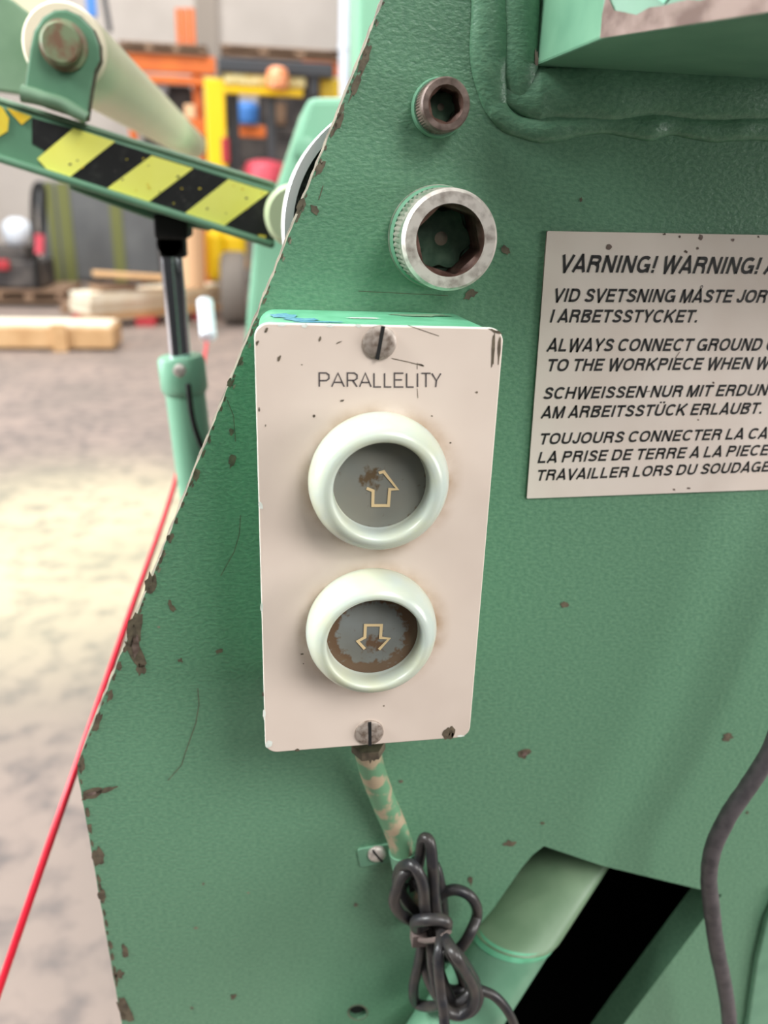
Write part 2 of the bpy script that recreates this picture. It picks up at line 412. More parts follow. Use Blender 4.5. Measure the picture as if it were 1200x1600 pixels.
# projecting bar at the top right, its corner cut off
B0 = at(835, 104); d1 = .052
p1 = Vector((B0.x, 0, B0.z)); p2 = Vector((B0.x + .002, -d1, B0.z)); dirc = Vector((.50, -.87, 0)) ; p3 = p2 + dirc * .085; p4 = Vector((.5, p3.y, B0.z)); p5 = Vector((.5, 0, B0.z))
b = MB(); b.prism([p1, p2, p3, p4, p5], (0, 0, .07), 0)
# chipped paint on the cut-off face; pale green remnants are coloured as lit
def on_face(s, z): return p2 + dirc * s + Vector((-.00035, -.00022, z))
def facepatch(cx, cz, rx, rz, m, n=18, sd=1):
    P = [on_face(cx + rx * math.cos(2 * PI * i / n) * (1 + .5 * noise.noise((math.cos(2 * PI * i / n) * 2, math.sin(2 * PI * i / n) * 2, sd))), cz + rz * math.sin(2 * PI * i / n) * (1 + .6 * noise.noise((math.cos(2 * PI * i / n) * 2.5, math.sin(2 * PI * i / n) * 2.5, sd + 4)))) for i in range(n)]
    b.add(P, [tuple(range(n))], m)
P = [on_face(.0005, .0002), on_face(.084, .0002)] + [on_face(.084 - k * .0038, .0055 + .0035 * noise.noise((k * .55, 2, 1)) + .0012 * noise.noise((k * 1.9, 2, 1))) for k in range(22)] + [on_face(.001, .011), on_face(.0002, .006)]
b.add(P, [tuple(range(len(P)))], 1)
facepatch(.006, .0135, .005, .004, 2, sd=8); facepatch(.022, .0150, .011, .008, 2, sd=11); facepatch(.042, .0148, .008, .007, 2, sd=12); facepatch(.060, .014, .010, .0075, 3, sd=14)
b.blob(838, 92, 3, 12, 0, Y=-.0035, m=1)
b.build('stop_bar', [G['green_s'], G['pinkrust'], G['lit_green'], G['tan']], mach, smooth=0, bevel=.0008)

# weld beads round it
b = MB(); fl = (0.0, .55)
def px_path(pts, Y=0): return [at(x, y, Y) for x, y in pts]
u = pxm(900, 150)
tp_ = lambda t, a=.10, e=.10: min(1.0, (.25 + .75 * t / a) if t < a else 1.0, (.04 + .96 * math.sin(PI / 2 * (1 - t) / e)) if t > 1 - e else 1.0)
b.tube(px_path([(768, -50), (767, 20), (766, 80), (768, 125), (778, 175), (800, 195)]), lambda t: 32 * u * tp_(t, .02, .62), 20, sub=14, flat=(0, .50), rn=.10, nscale=90)
b.tube(px_path([(812, -50), (811, 20), (811, 70), (812, 110), (826, 150), (870, 160)]), lambda t: 31 * u * tp_(t, .02, .50), 20, sub=14, flat=(0, .62), rn=.10, nscale=80)
b.tube(px_path([(786, 150), (830, 150), (870, 147), (930, 145), (1010, 143), (1090, 147), (1170, 147), (1270, 150), (1600, 158), (1900, 166)]), lambda t: (40 + 3 * math.sin(t * 22)) * u * tp_(t, .14, .02), 24, sub=14, flat=(0, .50), rn=.08, nscale=70)
b.tube(px_path([(758, 112), (770, 160), (802, 194), (850, 202), (900, 196), (960, 193), (1010, 199), (1050, 196), (1110, 203), (1180, 200), (1270, 204), (1430, 205), (1600, 214), (1900, 222)]), lambda t: (18 + 2.5 * math.sin(t * 31)) * u * tp_(t, .10, .02), 16, sub=14, flat=(0, .62), rn=.18, nscale=110)
b.build('weld_bead', G['green'], mach, smooth=60)

# lapped plate in the lower right corner
b = MB()
pp = [at(1192, 1430), at(1215, 1380), at(1320, 1380), at(1320, 1640), at(1150, 1640), at(1164, 1590), at(1170, 1545), at(1178, 1490)]
b.prism([p + Vector((0, -.004, 0)) for p in pp], (0, .0039, 0)); b.build('lap_plate', G['green_s'], mach, smooth=0, bevel=.0008)

# far side plate of the same machine, seen beyond the near one
b = MB(); Yf = .80
poly = [at(482, 152, Yf), at(620, 150, Yf), at(760, 700, Yf), at(420, 760, Yf), at(376, 640, Yf), at(385, 505, Yf), at(396, 384, Yf), at(437, 285, Yf)]
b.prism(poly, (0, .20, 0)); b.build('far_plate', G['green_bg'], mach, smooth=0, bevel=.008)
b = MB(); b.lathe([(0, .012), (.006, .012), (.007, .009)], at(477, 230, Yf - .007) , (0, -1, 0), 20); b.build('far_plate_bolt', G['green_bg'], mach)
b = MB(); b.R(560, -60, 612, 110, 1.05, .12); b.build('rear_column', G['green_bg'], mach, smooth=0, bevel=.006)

# guide disc with bright rim just behind the plate edge
Yd = .04; cdx, cdz, rd = .0589, CAM_Z - .0119, .0499
b = MB(); b.lathe([(-.03, rd * .97), (-.03, rd), (0, rd), (.001, rd - .0006), (.001, rd - .0040), (-.004, rd - .0044, 'c', 0, 1), (-.004, .001, 'c', 0, 1)], (cdx, Yd, cdz), (0, -1, 0), 96)
b.build('guide_disc', [G['rim'], G['rubber']], mach, smooth=40)

# ------------------------------------------------------------------ cap screws
def cap_screw(name, label, cx, cy, r_px, h, Rhex, mats, base_r=1.06, washer=None):
    Yt = -h
    c = at(cx, cy, Yt); r = r_px * pxm(cx, cy, Yt)
    t = thing(name, label, 'bolt', (c.x, 0, c.z), 'socket head bolts in the side plate')
    b = MB(); n = 168
    b.lathe([(0, r * base_r), (h * .10, r * base_r), (h * .12, r * .97), (h * .14, r, 'k'), (h * .72, r, 'k'), (h * .76, r * .985), (h * .93, r * .985, 'c', 0, 0), (h, r * .92, 'c', 0, 1), (h, r * .70, 'c', 0, 1), (h * .93, r * Rhex * 1.12, 'c', 0, 2), (h * .88, r * Rhex, 'h', .25, 2), (h * .2, r * Rhex, 'h', .25, 2)], (c.x, 0, c.z), (0, -1, 0), n, caps=(True, False))
    b.build('screw_head', mats, t, smooth=30)
    b = MB(); b.lathe([(h * .16, r * Rhex * 1.1), (h * .34, r * Rhex * .99, 'w'), (h * .36, r * Rhex * .75, 'w'), (h * .36, r * .14), (h * .38, r * .11, 'c', 0, 1)], (c.x, 0, c.z), (0, -1, 0), 72)
    b.build('paint_fill', [G['sockpaint'], G['tan']], t, smooth=50)
    if washer:
        b = MB(); b.lathe([(0, r * washer), (h * .16, r * washer), (h * .24, r * washer * .95), (h * .24, r * 1.0)], (c.x, 0, c.z), (0, -1, 0), 64); b.build('paint_ring', G['green_s'], t, smooth=40)
    return t, c, r
cap_screw('socket_cap_screw', 'large bright worn socket head bolt with knurled side, just above the button box', 704, 376, 78, .0235, .60, [G['knurl'], G['steel'], G['socket']], washer=1.045)
cap_screw('socket_cap_screw', 'small rusty socket head bolt, the upper one near the top weld', 697, 163, 40, .013, .56, [G['rust'], G['rust'], G['socket']], washer=1.12)

# ------------------------------------------------------------------ button box
YB = -.047
box = thing('control_box', 'narrow green button box with beige front marked PARALLELITY and two milky push buttons', 'button box', at(575, 1170, -.02))
corners = [at(396.5, 504.5, YB), at(788, 513, YB), at(733.5, 1151.5, YB), at(414.5, 1177, YB)]
fr = rounded(corners, .0046, 8)
b = MB()
b.prism(fr, (0, .0022, 0), 0, 1)
# scratches and chips on the front
for c in [(700, 1147, 9, 9, -10), (706, 1143, 5, 9, 10), (465, 1172, 5, 3, 0), (771, 545, 2.2, 26, 3), (780, 545, 2.4, 22, 3), (416, 516, 3, 6, 30), (402, 536, 3, 6, 20), (436, 560, 3, 7, 25), (500, 530, 2.5, 6, 20), (775, 518, 10, 2, 20),
          (411, 1085, 2, 6, 0), (405, 640, 1.8, 5, 0), (491, 650, 3, 3.5, 30), (658, 570, 6, 1.6, 20), (745, 613, 2.5, 2, 0), (535, 626, 4, 2, -15), (472, 1022, 3.5, 2, -10), (704, 692, 1.8, 1.8, 0), (675, 650, 1.8, 1.8, 0), (474, 1037, 1.5, 1.5, 0), (530, 535, 7, 1.2, -25), (600, 1103, 1.3, 2, 0), (415, 665, 1.3, 3, 0), (472, 570, 2, 1.2, 0)]:
    k_ = 1.0 if c[2] > 8 or c[3] > 8 else .72
    b.blob(c[0], c[1], c[2] * k_, c[3] * k_, c[4], Y=YB - .00012, m=2, jag=.3)
for pts, wd in [([(637, 508), (660, 516), (686, 525)], .9), ([(652, 567), (652, 577)], .9), ([(652, 607), (653, 622)], .9), ([(612, 560), (640, 566), (662, 572)], 1.2)]:
    b.stroke([at(x, y, YB - .00012) for x, y in pts], wd * pxm(600, 560, YB), 2)
for c in [(440, 508, 6, 2, 0), (476, 509, 5, 3, 0), (515, 509, 7, 2, 0), (560, 509, 5, 2.5, 0), (407, 790, 3, 6, -20), (409, 950, 2, 7, 0), (413, 1115, 2.4, 8, 0), (420, 1163, 5, 6, 30), (720, 1150, 6, 1.5, -3)]:
    b.blob(*c[:5], Y=YB - .0001, m=1, jag=.3)
def stain_mat():
    M = mat('beige_cover_with_grime', (224, 208, 195), .38, 0, (216, 199, 186), 25, 3, .4, .7, .05, 500, .0001)
    n = M.node_tree.nodes; L = M.node_tree.links; bs = n['Principled BSDF']; src = bs.inputs['Base Color'].links[0].from_socket
    t = n.new('ShaderNodeTexCoord'); z = n.new('ShaderNodeTexNoise'); z.inputs['Scale'].default_value = 130; z.inputs['Detail'].default_value = 5
    L.new(t.outputs['Object'], z.inputs['Vector'])
    def node(op, *v):
        q = n.new('ShaderNodeMath'); q.operation = op
        for i, x in enumerate(v):
            if isinstance(x, (int, float)): q.inputs[i].default_value = x
            else: L.new(x, q.inputs[i])
        return q.outputs[0]
    tot = None
    for cx, cy, r_px in ((595, 753, 109), (583, 985, 102)):
        c = at(cx, cy, YB) - WORLD['control_box']; R0 = r_px * pxm(cx, cy, YB)
        mp_ = n.new('ShaderNodeMapping'); mp_.inputs['Location'].default_value = (-c.x, 0, -c.z); mp_.inputs['Scale'].default_value = (1, 0, 1); L.new(t.outputs['Object'], mp_.inputs['Vector'])
        ln = n.new('ShaderNodeVectorMath'); ln.operation = 'LENGTH'; L.new(mp_.outputs[0], ln.inputs[0])
        q = n.new('ShaderNodeMapRange'); q.inputs[1].default_value = R0 + .0060; q.inputs[2].default_value = R0 - .0010; L.new(ln.outputs['Value'], q.inputs[0])
        tot = q.outputs[0] if tot is None else node('MAXIMUM', tot, q.outputs[0])
    f_ = node('MULTIPLY', node('POWER', tot, 1.6), node('ADD', node('MULTIPLY', z.outputs['Fac'], 2.6), -.75))
    cl = n.new('ShaderNodeClamp'); L.new(f_, cl.inputs[0]); cl.inputs[2].default_value = .9
    mx = n.new('ShaderNodeMixRGB'); L.new(cl.outputs[0], mx.inputs[0]); L.new(src, mx.inputs[1]); mx.inputs[2].default_value = lin((168, 138, 108)); L.new(mx.outputs[0], bs.inputs['Base Color'])
    return M
cov = b.build('cover_plate', [stain_mat(), G['white'], G['chip']], box, smooth=25, bevel=.0004)
# engraved word
LET = {'P': [[(0, 0), (0, 1), (.72, 1), (1, .86), (1, .58), (.72, .44), (0, .44)]], 'A': [[(0, 0), (.5, 1), (1, 0)], [(.17, .32), (.83, .32)]],
       'R': [[(0, 0), (0, 1), (.72, 1), (1, .86), (1, .60), (.72, .47), (0, .47)], [(.55, .47), (1, 0)]], 'L': [[(0, 1), (0, 0), (1, 0)]],
       'E': [[(1, 1), (0, 1), (0, 0), (1, 0)], [(0, .52), (.85, .52)]], 'I': [[(0, 0), (0, 1)]], 'T': [[(0, 1), (1, 1)], [(.5, 0), (.5, 1)]], 'Y': [[(0, 1), (.5, .46), (1, 1)], [(.5, .46), (.42, 0)]]}
b = MB()
for ch, x0, x1 in [('P', 499, 514), ('A', 518.5, 538), ('R', 543, 558), ('A', 562, 580), ('L', 584.5, 595.5), ('L', 601, 611.5), ('E', 616.5, 630.5), ('L', 635.5, 646.5), ('I', 652.5, 652.5), ('T', 658.5, 673), ('Y', 675, 689)]:
    yb = 604.2 + (x0 - 499) * .004; yt = yb - 21.5
    for st in LET[ch]:
        b.stroke([at(x0 + (x1 - x0) * u_, yb + (yt - yb) * v_, YB - .00015) for u_, v_ in st], 2.3 * pxm(590, 592, YB))
b.build('lettering', G['engrave'], cov, smooth=0)
# housing
hs = [at(400, 507, YB), at(784, 515, YB), at(729, 1147, YB), at(418, 1172, YB)]
cen = sum(hs, Vector()) / 4
b = MB(); fr2 = rounded(hs, .0060, 8); back = [cen + (p - cen) * .985 for p in fr2]
n_ = len(fr2); V = [p + Vector((0, .0022, 0)) for p in fr2] + [Vector((p.x, -.0001, p.z)) for p in back]
b.add(V, [tuple(range(n_)), tuple(range(2 * n_ - 1, n_ - 1, -1))] + [(i, i + n_, (i + 1) % n_ + n_, (i + 1) % n_) for i in range(n_)])
# blue and white paint smears on the top face
ztop = lambda px, f_: (at(px, 507 + (px - 400) * .021, YB))
def topq(px, d, wx, dd, m, sd):
    N = 14; P = []
    for i in range(N):
        th = 2 * PI * i / N; k = 1 + .7 * noise.noise((2 * math.cos(th), 2 * math.sin(th), sd))
        q = ztop(px, 0); y_ = YB + .0022 + d + dd * k * math.sin(th); fz = (y_ - YB) / .047
        P.append(Vector((q.x + wx * k * math.cos(th), y_, cen.z + (q.z - cen.z) * (1 - .015 * fz) + .0003)))
    b.add(P, [tuple(range(N))], m)
topq(446, .022, .0045, .006, 1, 3); topq(474, .012, .006, .004, 1, 8); topq(500, .006, .008, .002, 1, 9); topq(580, .020, .006, .0015, 2, 4); topq(690, .034, .012, .004, 3, 6)
b.build('housing', [G['boxgreen'], G['blue'], G['white'], G['green_worn']], box, smooth=30)
# white worn strip at the rounded upper left of the housing
# slotted screws
def slot_screw(cx, cy, r_px, ang, m, Y0, parent, h=.0016):
    c = at(cx, cy, Y0 - h); c.y = Y0; r = r_px * pxm(cx, cy, Y0 - h)
    b = MB(); b.lathe([(0, r), (h * .55, r), (h * .9, r * .86), (h * 1.05, r * .5), (h * 1.1, .0001)], c, (0, -1, 0), 40)
    o = b.build('slotted_screw', m, parent, smooth=50)
    ca, sa = math.sin(math.radians(ang)), math.cos(math.radians(ang))
    d = Vector((ca, 0, sa)); s = MB()
    s.beam(c - d * r * .98 + Vector((0, -h * .62, 0)), c + d * r * .98 + Vector((0, -h * .62, 0)), r * .22, h * 1.02, 0, up=(0, 1, 0))
    s.build('slot', G['dark'], o, smooth=0)
    return o
slot_screw(594, 536, 26.5, 9, G['slotted'], YB, box); slot_screw(578, 1147.5, 22, -2, G['slotted'], YB, box)

def face_mat(name, base, base2, dirt, r_in, r_out, blotch):
    """grey lens with grime gathered at its rim and in one blotch"""
    M = mat(name, base, .22, 0, base2, 60, 3, .35, .65)
    n = M.node_tree.nodes; L = M.node_tree.links; bs = n['Principled BSDF']; src = bs.inputs['Base Color'].links[0].from_socket
    t = n.new('ShaderNodeTexCoord'); z = n.new('ShaderNodeTexNoise'); z.inputs['Scale'].default_value = 420; z.inputs['Detail'].default_value = 4
    L.new(t.outputs['Object'], z.inputs['Vector'])
    def dist(off, sc):
        mp_ = n.new('ShaderNodeMapping'); mp_.inputs['Location'].default_value = off; L.new(t.outputs['Object'], mp_.inputs['Vector'])
        ln = n.new('ShaderNodeVectorMath'); ln.operation = 'LENGTH'; L.new(mp_.outputs[0], ln.inputs[0]); return ln.outputs['Value']
    def rng(v, a, b_):
        q = n.new('ShaderNodeMapRange'); q.inputs[1].default_value = a; q.inputs[2].default_value = b_; L.new(v, q.inputs[0]); return q.outputs[0]
    def math_(op, a, c):
        q = n.new('ShaderNodeMath'); q.operation = op
        for i, v in enumerate((a, c)):
            if isinstance(v, (int, float)): q.inputs[i].default_value = v
            else: L.new(v, q.inputs[i])
        return q.outputs[0]
    rim = rng(dist((.0004, 0, -.0002), 1), r_in, r_out)
    bl = rng(dist(blotch[:3], 1), blotch[3], 0)
    s = math_('MAXIMUM', rim, bl)
    s = math_('ADD', s, math_('MULTIPLY', math_('SUBTRACT', z.outputs['Fac'], .5), 2.2))
    s = rng(s, .35, .75)
    mx = n.new('ShaderNodeMixRGB'); L.new(s, mx.inputs[0]); L.new(src, mx.inputs[1]); mx.inputs[2].default_value = lin(dirt); L.new(mx.outputs[0], bs.inputs['Base Color'])
    return M
def push_button(cx, cy, r_px, h, facem, arrow, label, label_f, op=1.0):
    c = at(cx, cy, YB - .006); c.y = YB; r = r_px * pxm(cx, cy, YB - .006)
    b = MB()
    kk = lambda k: k if k > .8 else .8 - (.8 - k) * (.8 - .66 * op) / (.8 - .66)
    prof = [(0, .95), (.0015, .985), (.004, 1.0), (.0075, .985), (.0105, .94), (.0128, .885), (.0142, .82), (.0147, .76), (.0145, .715), (.0138, .69), (.0120, .675), (.0085, .665), (.0066, .66), (.0062, .63)]
    b.lathe([(t * h / .0147, kk(k) * r) for t, k in prof], c, (0, -1, 0), 80, caps=(True, False))
    o = b.build('push_button', G['boot'], box, smooth=60); o['label'] = label
    yf = YB - .0066 * h / .0147
    b = MB(); b.lathe([(-.0004, r * .67 * op), (0, r * .67 * op)], (c.x, yf, c.z), (0, -1, 0), 64)
    f = b.build('button_lens', facem, o, smooth=30, origin=(c.x, yf, c.z)); f['label'] = label_f
    b = MB()
    for pts, cl in arrow: b.stroke([at(x, y, yf - .0003) for x, y in pts], 4.8 * pxm(cx, cy, yf), 0, cl)
    b.build('arrow_symbol', G['arrow'], o, smooth=0)
    return c, r
FM1 = face_mat('grey_lens_clean', (122, 124, 118), (132, 130, 120), (98, 82, 62), .0150, .0170, (.0030, 0, -.0024, .0062))
FM2 = face_mat('grey_lens_grimy', (128, 132, 130), (118, 118, 112), (104, 82, 64), .0102, .0138, (-.0012, 0, .0048, .0062))
push_button(593, 755, 111, .0147, FM1, [([(592, 739), (599.6, 737), (621, 764.4), (609, 764.4), (607, 790), (582.5, 790), (583, 767), (573, 763)], False)], 'upper milky push button with an up arrow', 'grey lens with cream up arrow')
push_button(581.5, 988, 103, .0147, FM2, [([(570, 1014), (559, 1002), (570, 996), (571, 977), (596, 977), (594.5, 996.5), (608, 998), (592, 1015)], False)], 'lower milky push button with a down arrow', 'grimy grey lens with cream down arrow', 1.055)
# gland under the box
gx = at(575, 1176, -.018)
b = MB(); b.lathe([(0, .0064, 'h'), (.004, .0064, 'h'), (.005, .0052), (.007, .0048)], gx + Vector((0, 0, .0050)), (0.05, 0, -1), 48); b.build('cable_gland', G['chip'], box, smooth=30)

# ------------------------------------------------------------------ warning sign
YS = -.0012
sg = thing('warning_sign', 'brushed metal welding warning plate in four languages, riveted to the green side plate', 'sign', at(1010, 775, 0))
c0, c1 = at(855, 361, YS), at(823, 779, YS); cr_, ct = at(1200, 765, YS), at(1200, 367.3, YS)
ext = .03
tr = ct + (ct - c0).normalized() * ext; br = cr_ + (cr_ - c1).normalized() * ext
b = MB(); b.prism(rounded([c0, tr, br, c1], .0006, 3), (0, .0011, 0), 0, 1)
for c in [(951, 386, 5, 4.5, 0), (1095, 371, 3, 4, 0), (1145, 375, 2.5, 2.5, 0), (1072, 393, 2.5, 2, 30), (1090, 388, 2, 2, 0), (1038, 366, 3, 1.6, 0), (1062, 370, 1.5, 2, 0), (1076, 763, 3, 1.6, 0), (1053, 765, 2, 2, 0), (1115, 598, 1.6, 1.6, 0), (1185, 370, 2, 2, 0), (1091, 656, 2, 1.2, 0)]:
    b.blob(*c[:5], Y=YS - .0001, m=1, n=9)
for pts in [[(1062, 550), (1055, 560)], [(1010, 612), (1016, 611)]]: b.stroke([at(x, y, YS - .0001) for x, y in pts], 1.3 * pxm(1000, 560, YS), 1)
b.build('sign_plate', [G['sign'], G['rust']], sg, smooth=0)
TK = .195; HK = TK / 2          # stroke weight of the bold oblique capitals (cap height 1)
def arc(cx, cy, rx, ry, a0, a1, n=14):
    out = []
    for i in range(n + 1):
        th = math.radians(a0 + (a1 - a0) * i / n); c, q = math.cos(th), math.sin(th)
        out.append((cx + rx * math.copysign(abs(c) ** .86, c), cy + ry * math.copysign(abs(q) ** .86, q)))
    return out
def glyph(ch):
    h = HK
    if ch == 'A': return 1.0, .0, [[(h * .9, 0), (.5, 1.0 - h * .3), (1 - h * .9, 0)], [(.22, .27), (.78, .27)]]
    if ch == 'B': return .86, .08, [[(h, 0), (h, 1)], [(h, 1 - h), (.5, 1 - h)] + arc(.52, .76, .24, .24 - h, 90, -90) + [(h, .535)], [(.5, .525)] + arc(.52, .28, .86 - .52 - h, .28 - h + .01, 90, -90) + [(h, h)]]
    if ch == 'C': return .94, .06, [arc(.5, .5, .5 - h, .5 - h, 42, 318, 26)]
    if ch == 'D': return .92, .08, [[(h, 0), (h, 1)], [(h, 1 - h)] + arc(.42, .5, .5 - h, .5 - h, 90, -90, 18) + [(h, h)]]
    if ch == 'E': return .78, .08, [[(.78, 1 - h), (h, 1 - h), (h, h), (.80, h)], [(h, .52), (.72, .52)]]
    if ch == 'G': return 1.0, .06, [arc(.5, .5, .5 - h, .5 - h, 48, 335, 26), [(.55, .44), (1.0 - h, .44), (1.0 - h, .02)]]
    if ch == 'H': return .90, .08, [[(h, 0), (h, 1)], [(.9 - h, 0), (.9 - h, 1)], [(h, .52), (.9 - h, .52)]]
    if ch == 'I': return TK, .09, [[(h, 0), (h, 1)]]
    if ch == 'J': return .66, .05, [[(.66 - h, 1), (.66 - h, .32)] + arc(.33, .32, .33 - h, .32 - h, 0, -180, 14)]
    if ch == 'K': return .94, .08, [[(h, 0), (h, 1)], [(.86, 1), (h, .34)], [(.34, .58), (.88, 0)]]
    if ch == 'L': return .74, .08, [[(h, 1), (h, h), (.74, h)]]
    if ch == 'M': return 1.06, .08, [[(h, 0), (h, 1 - h * .5)], [(h * 1.3, 1), (.53, .04), (1.06 - h * 1.3, 1)], [(1.06 - h, 1 - h * .5), (1.06 - h, 0)]]
    if ch == 'N': return .90, .08, [[(h, 0), (h, 1)], [(h * 1.2, .97), (.9 - h * 1.2, .03)], [(.9 - h, 0), (.9 - h, 1)]]
    if ch == 'O': return 1.02, .05, [arc(.51, .5, .51 - h, .5 - h, 0, 360, 32)[:-1]]
    if ch == 'P': return .84, .08, [[(h, 0), (h, 1)], [(h, 1 - h), (.5, 1 - h)] + arc(.52, .7, .32 - h, .3 - h, 90, -90) + [(h, .4 + h)]]
    if ch == 'R': return .90, .08, [[(h, 0), (h, 1)], [(h, 1 - h), (.5, 1 - h)] + arc(.54, .72, .32 - h, .28 - h, 90, -90) + [(h, .44 + h)], [(.52, .50), (.70, .44), (.76, .30), (.80, 0)]]
    if ch == 'S': return .86, .05, [[(.80 - h * .2, .71)] + arc(.43, .73, .36 - h, .27 - h, 25, 200, 12) + [(.26, .58), (.56, .47), (.70, .40)] + arc(.43, .28, .43 - h, .28 - h, 20, -165, 14)]
    if ch == 'T': return .86, .02, [[(0, 1 - h), (.86, 1 - h)], [(.43, 1 - h), (.43, 0)]]
    if ch == 'U': return .90, .08, [[(h, 1), (h, .36)] + arc(.45, .36, .45 - h, .36 - h, 180, 360, 16) + [(.9 - h, 1)]]
    if ch == 'V': return .96, .0, [[(h * .9, 1), (.48, h * .3), (.96 - h * .9, 1)]]
    if ch == 'W': return 1.36, .01, [[(h * .9, 1), (.38, h * .3), (.68, .96), (.98, h * .3), (1.36 - h * .9, 1)]]
    if ch == 'Y': return .94, .0, [[(h * .9, 1), (.47, .42), (.94 - h * .9, 1)], [(.47, .44), (.47, 0)]]
    if ch == '.': return TK, .09, [[(h, 0), (h, TK)]]
    if ch == '!': return TK, .11, [[(h, 0), (h, TK)], [(h, .27), (h, 1)]]
    if ch == 'Å':
        w_, sb, st = glyph('A'); return w_, sb, st + [[(.5 + .11 * math.cos(k * PI / 5), 1.17 + .11 * math.sin(k * PI / 5)) for k in range(10)]]
    if ch == 'Ü':
        w_, sb, st = glyph('U'); return w_, sb, st + [[(.28, 1.09), (.28, 1.23)], [(.62, 1.09), (.62, 1.23)]]
    return .30, .0, []
def set_line(s):
    """strokes of a line of capitals and its total width"""
    x = 0; out = []
    for ch in s:
        w_, sb, st = glyph(ch); x += sb + .025
        for q in st: out.append(([(x + u_, v_) for u_, v_ in q], len(q) > 8 and ch in 'OÅ' and math.dist(q[0], q[-1]) < .35, .05 if (ch == 'Å' and len(q) == 10) else TK))
        x += w_ + sb + .025
    return out, x
def split_sharp(st):
    out = []
    for q, cl, tk in st:
        if cl: out.append((q, cl, tk)); continue
        seg = [Vector(q[0])]
        for i in range(1, len(q)):
            p = Vector(q[i]); seg.append(p)
            if i < len(q) - 1:
                a = p - Vector(q[i - 1]); c = Vector(q[i + 1]) - p
                if a.length > 1e-6 and c.length > 1e-6 and a.angle(c) > 1.75:
                    seg[-1] = p + a.normalized() * tk * .42
                    out.append(([tuple(v) for v in seg], False, tk)); seg = [p - c.normalized() * tk * .42]
        out.append(([tuple(v) for v in seg], False, tk))
    return out
LINES = [('VARNING! WARNING!', ' A', (871.5, 425), (1185, 428.5), 26), ('VID SVETSNING MÅSTE', ' JOR', (862, 471.7), (1143, 473), 20.5), ('I ARBETSSTYCKET.', '', (857, 504), (1090, 504), 20),
         ('ALWAYS CONNECT GROUND', ' C', (853, 549.5), (1189, 548), 20), ('TO THE WORKPIECE WHEN', ' W', (852, 580.5), (1173, 577), 19.5), ('SCHWEISSEN NUR MIT ERDUN', '', (846.5, 624), (1198, 618), 19),
         ('AM ARBEITSSTÜCK ERLAUBT.', '', (844, 654), (1190.5, 646.5), 19), ('TOUJOURS CONNECTER LA', ' CA', (840.5, 695), (1161, 686.5), 18.5), ('LA PRISE DE TERRE A LA', ' PIECE', (838, 724), (1127, 714), 18.5), ('TRAVAILLER LORS DU', ' SOUDAGE', (836, 751.5), (1087, 741.5), 18)]
b = MB()
for pre, post, p0, p1, cap in LINES:
    wpre = set_line(pre)[1]; st, _ = set_line(pre + post)
    A, Bq = at(*p0, YS - .00012), at(*p1, YS - .00012); ex = (Bq - A) / wpre; ez = Vector((-ex.z, 0, ex.x)).normalized() * (cap * pxm(*p0, YS))
    for q, cl, tk in split_sharp(st):
        k0 = len(b.v)
        b.stroke([Vector((x_, 0, y_)) for x_, y_ in q], tk, 0, cl)
        for i in range(k0, len(b.v)):
            v = b.v[i]; b.v[i] = A + ex * (v.x + .20 * v.z * ez.length / ex.length) + ez * v.z
b.build('lettering', G['ink'], sg, smooth=0)

# ------------------------------------------------------------------ conduit, clip, cables
def wp(px, py, Y): return at(px, py, Y)
b = MB(); u = pxm(610, 1260)
b.tube([wp(574, 1166, -.018), wp(578, 1190, -.016), wp(588, 1222, -.012), wp(603, 1260, -.009), wp(618, 1295, -.0075), wp(628, 1325, -.007), wp(637, 1358, -.007), (wp(652, 1410, -.007)), wp(662, 1455, -.007)], 19 * u, 18, sub=8)
cdm = mat('conduit_flaking_paint', (98, 142, 108), .5, 0, (168, 150, 124), 110, 4, .47, .57)
tag(b.build('flexible_conduit', cdm, smooth=60), 'short conduit with flaking green paint running down from the button box', 'conduit')
clip = thing('cable_clip', 'small green metal saddle clip with a slotted screw holding the conduit', 'clip', at(600, 1350, 0))
b = MB()
b.prism(rounded([wp(558, 1328, -.0014), wp(615, 1318, -.0014), wp(622, 1345, -.0014), wp(563, 1356, -.0014)], [.0015, .0004, .0004, .0015], 4), (0, .0013, 0))
b.build('clip_foot', G['green_s'], clip, smooth=30, bevel=.0003)
b = MB(); q0, q1 = wp(629, 1328, -.007), wp(636, 1362, -.007)
ax = (q1 - q0); L_ = ax.length
b.lathe([(0, 19.2 * u), (0, 22 * u), (L_, 22 * u), (L_, 19.2 * u)], q0, ax, 32, caps=(False, False)); b.build('clip_strap', G['green_s'], clip, smooth=40)
slot_screw(590, 1338, 14.5, -33, G['steel'], -.0014, clip, .0022)

cb = thing('cable_bundle', 'black cable coiled into a bundle of loops hanging below the conduit clip', 'cable', at(690, 1590, -.01))
cr0 = 8.2 * pxm(690, 1450)
def bp(x, y, d):
    q = min(1, max(0, (x - 655) / 45)) * min(1, max(0, (y - 1430) / 60))
    return at(x, y, -(d + 3 + 24 * q) / 1000)
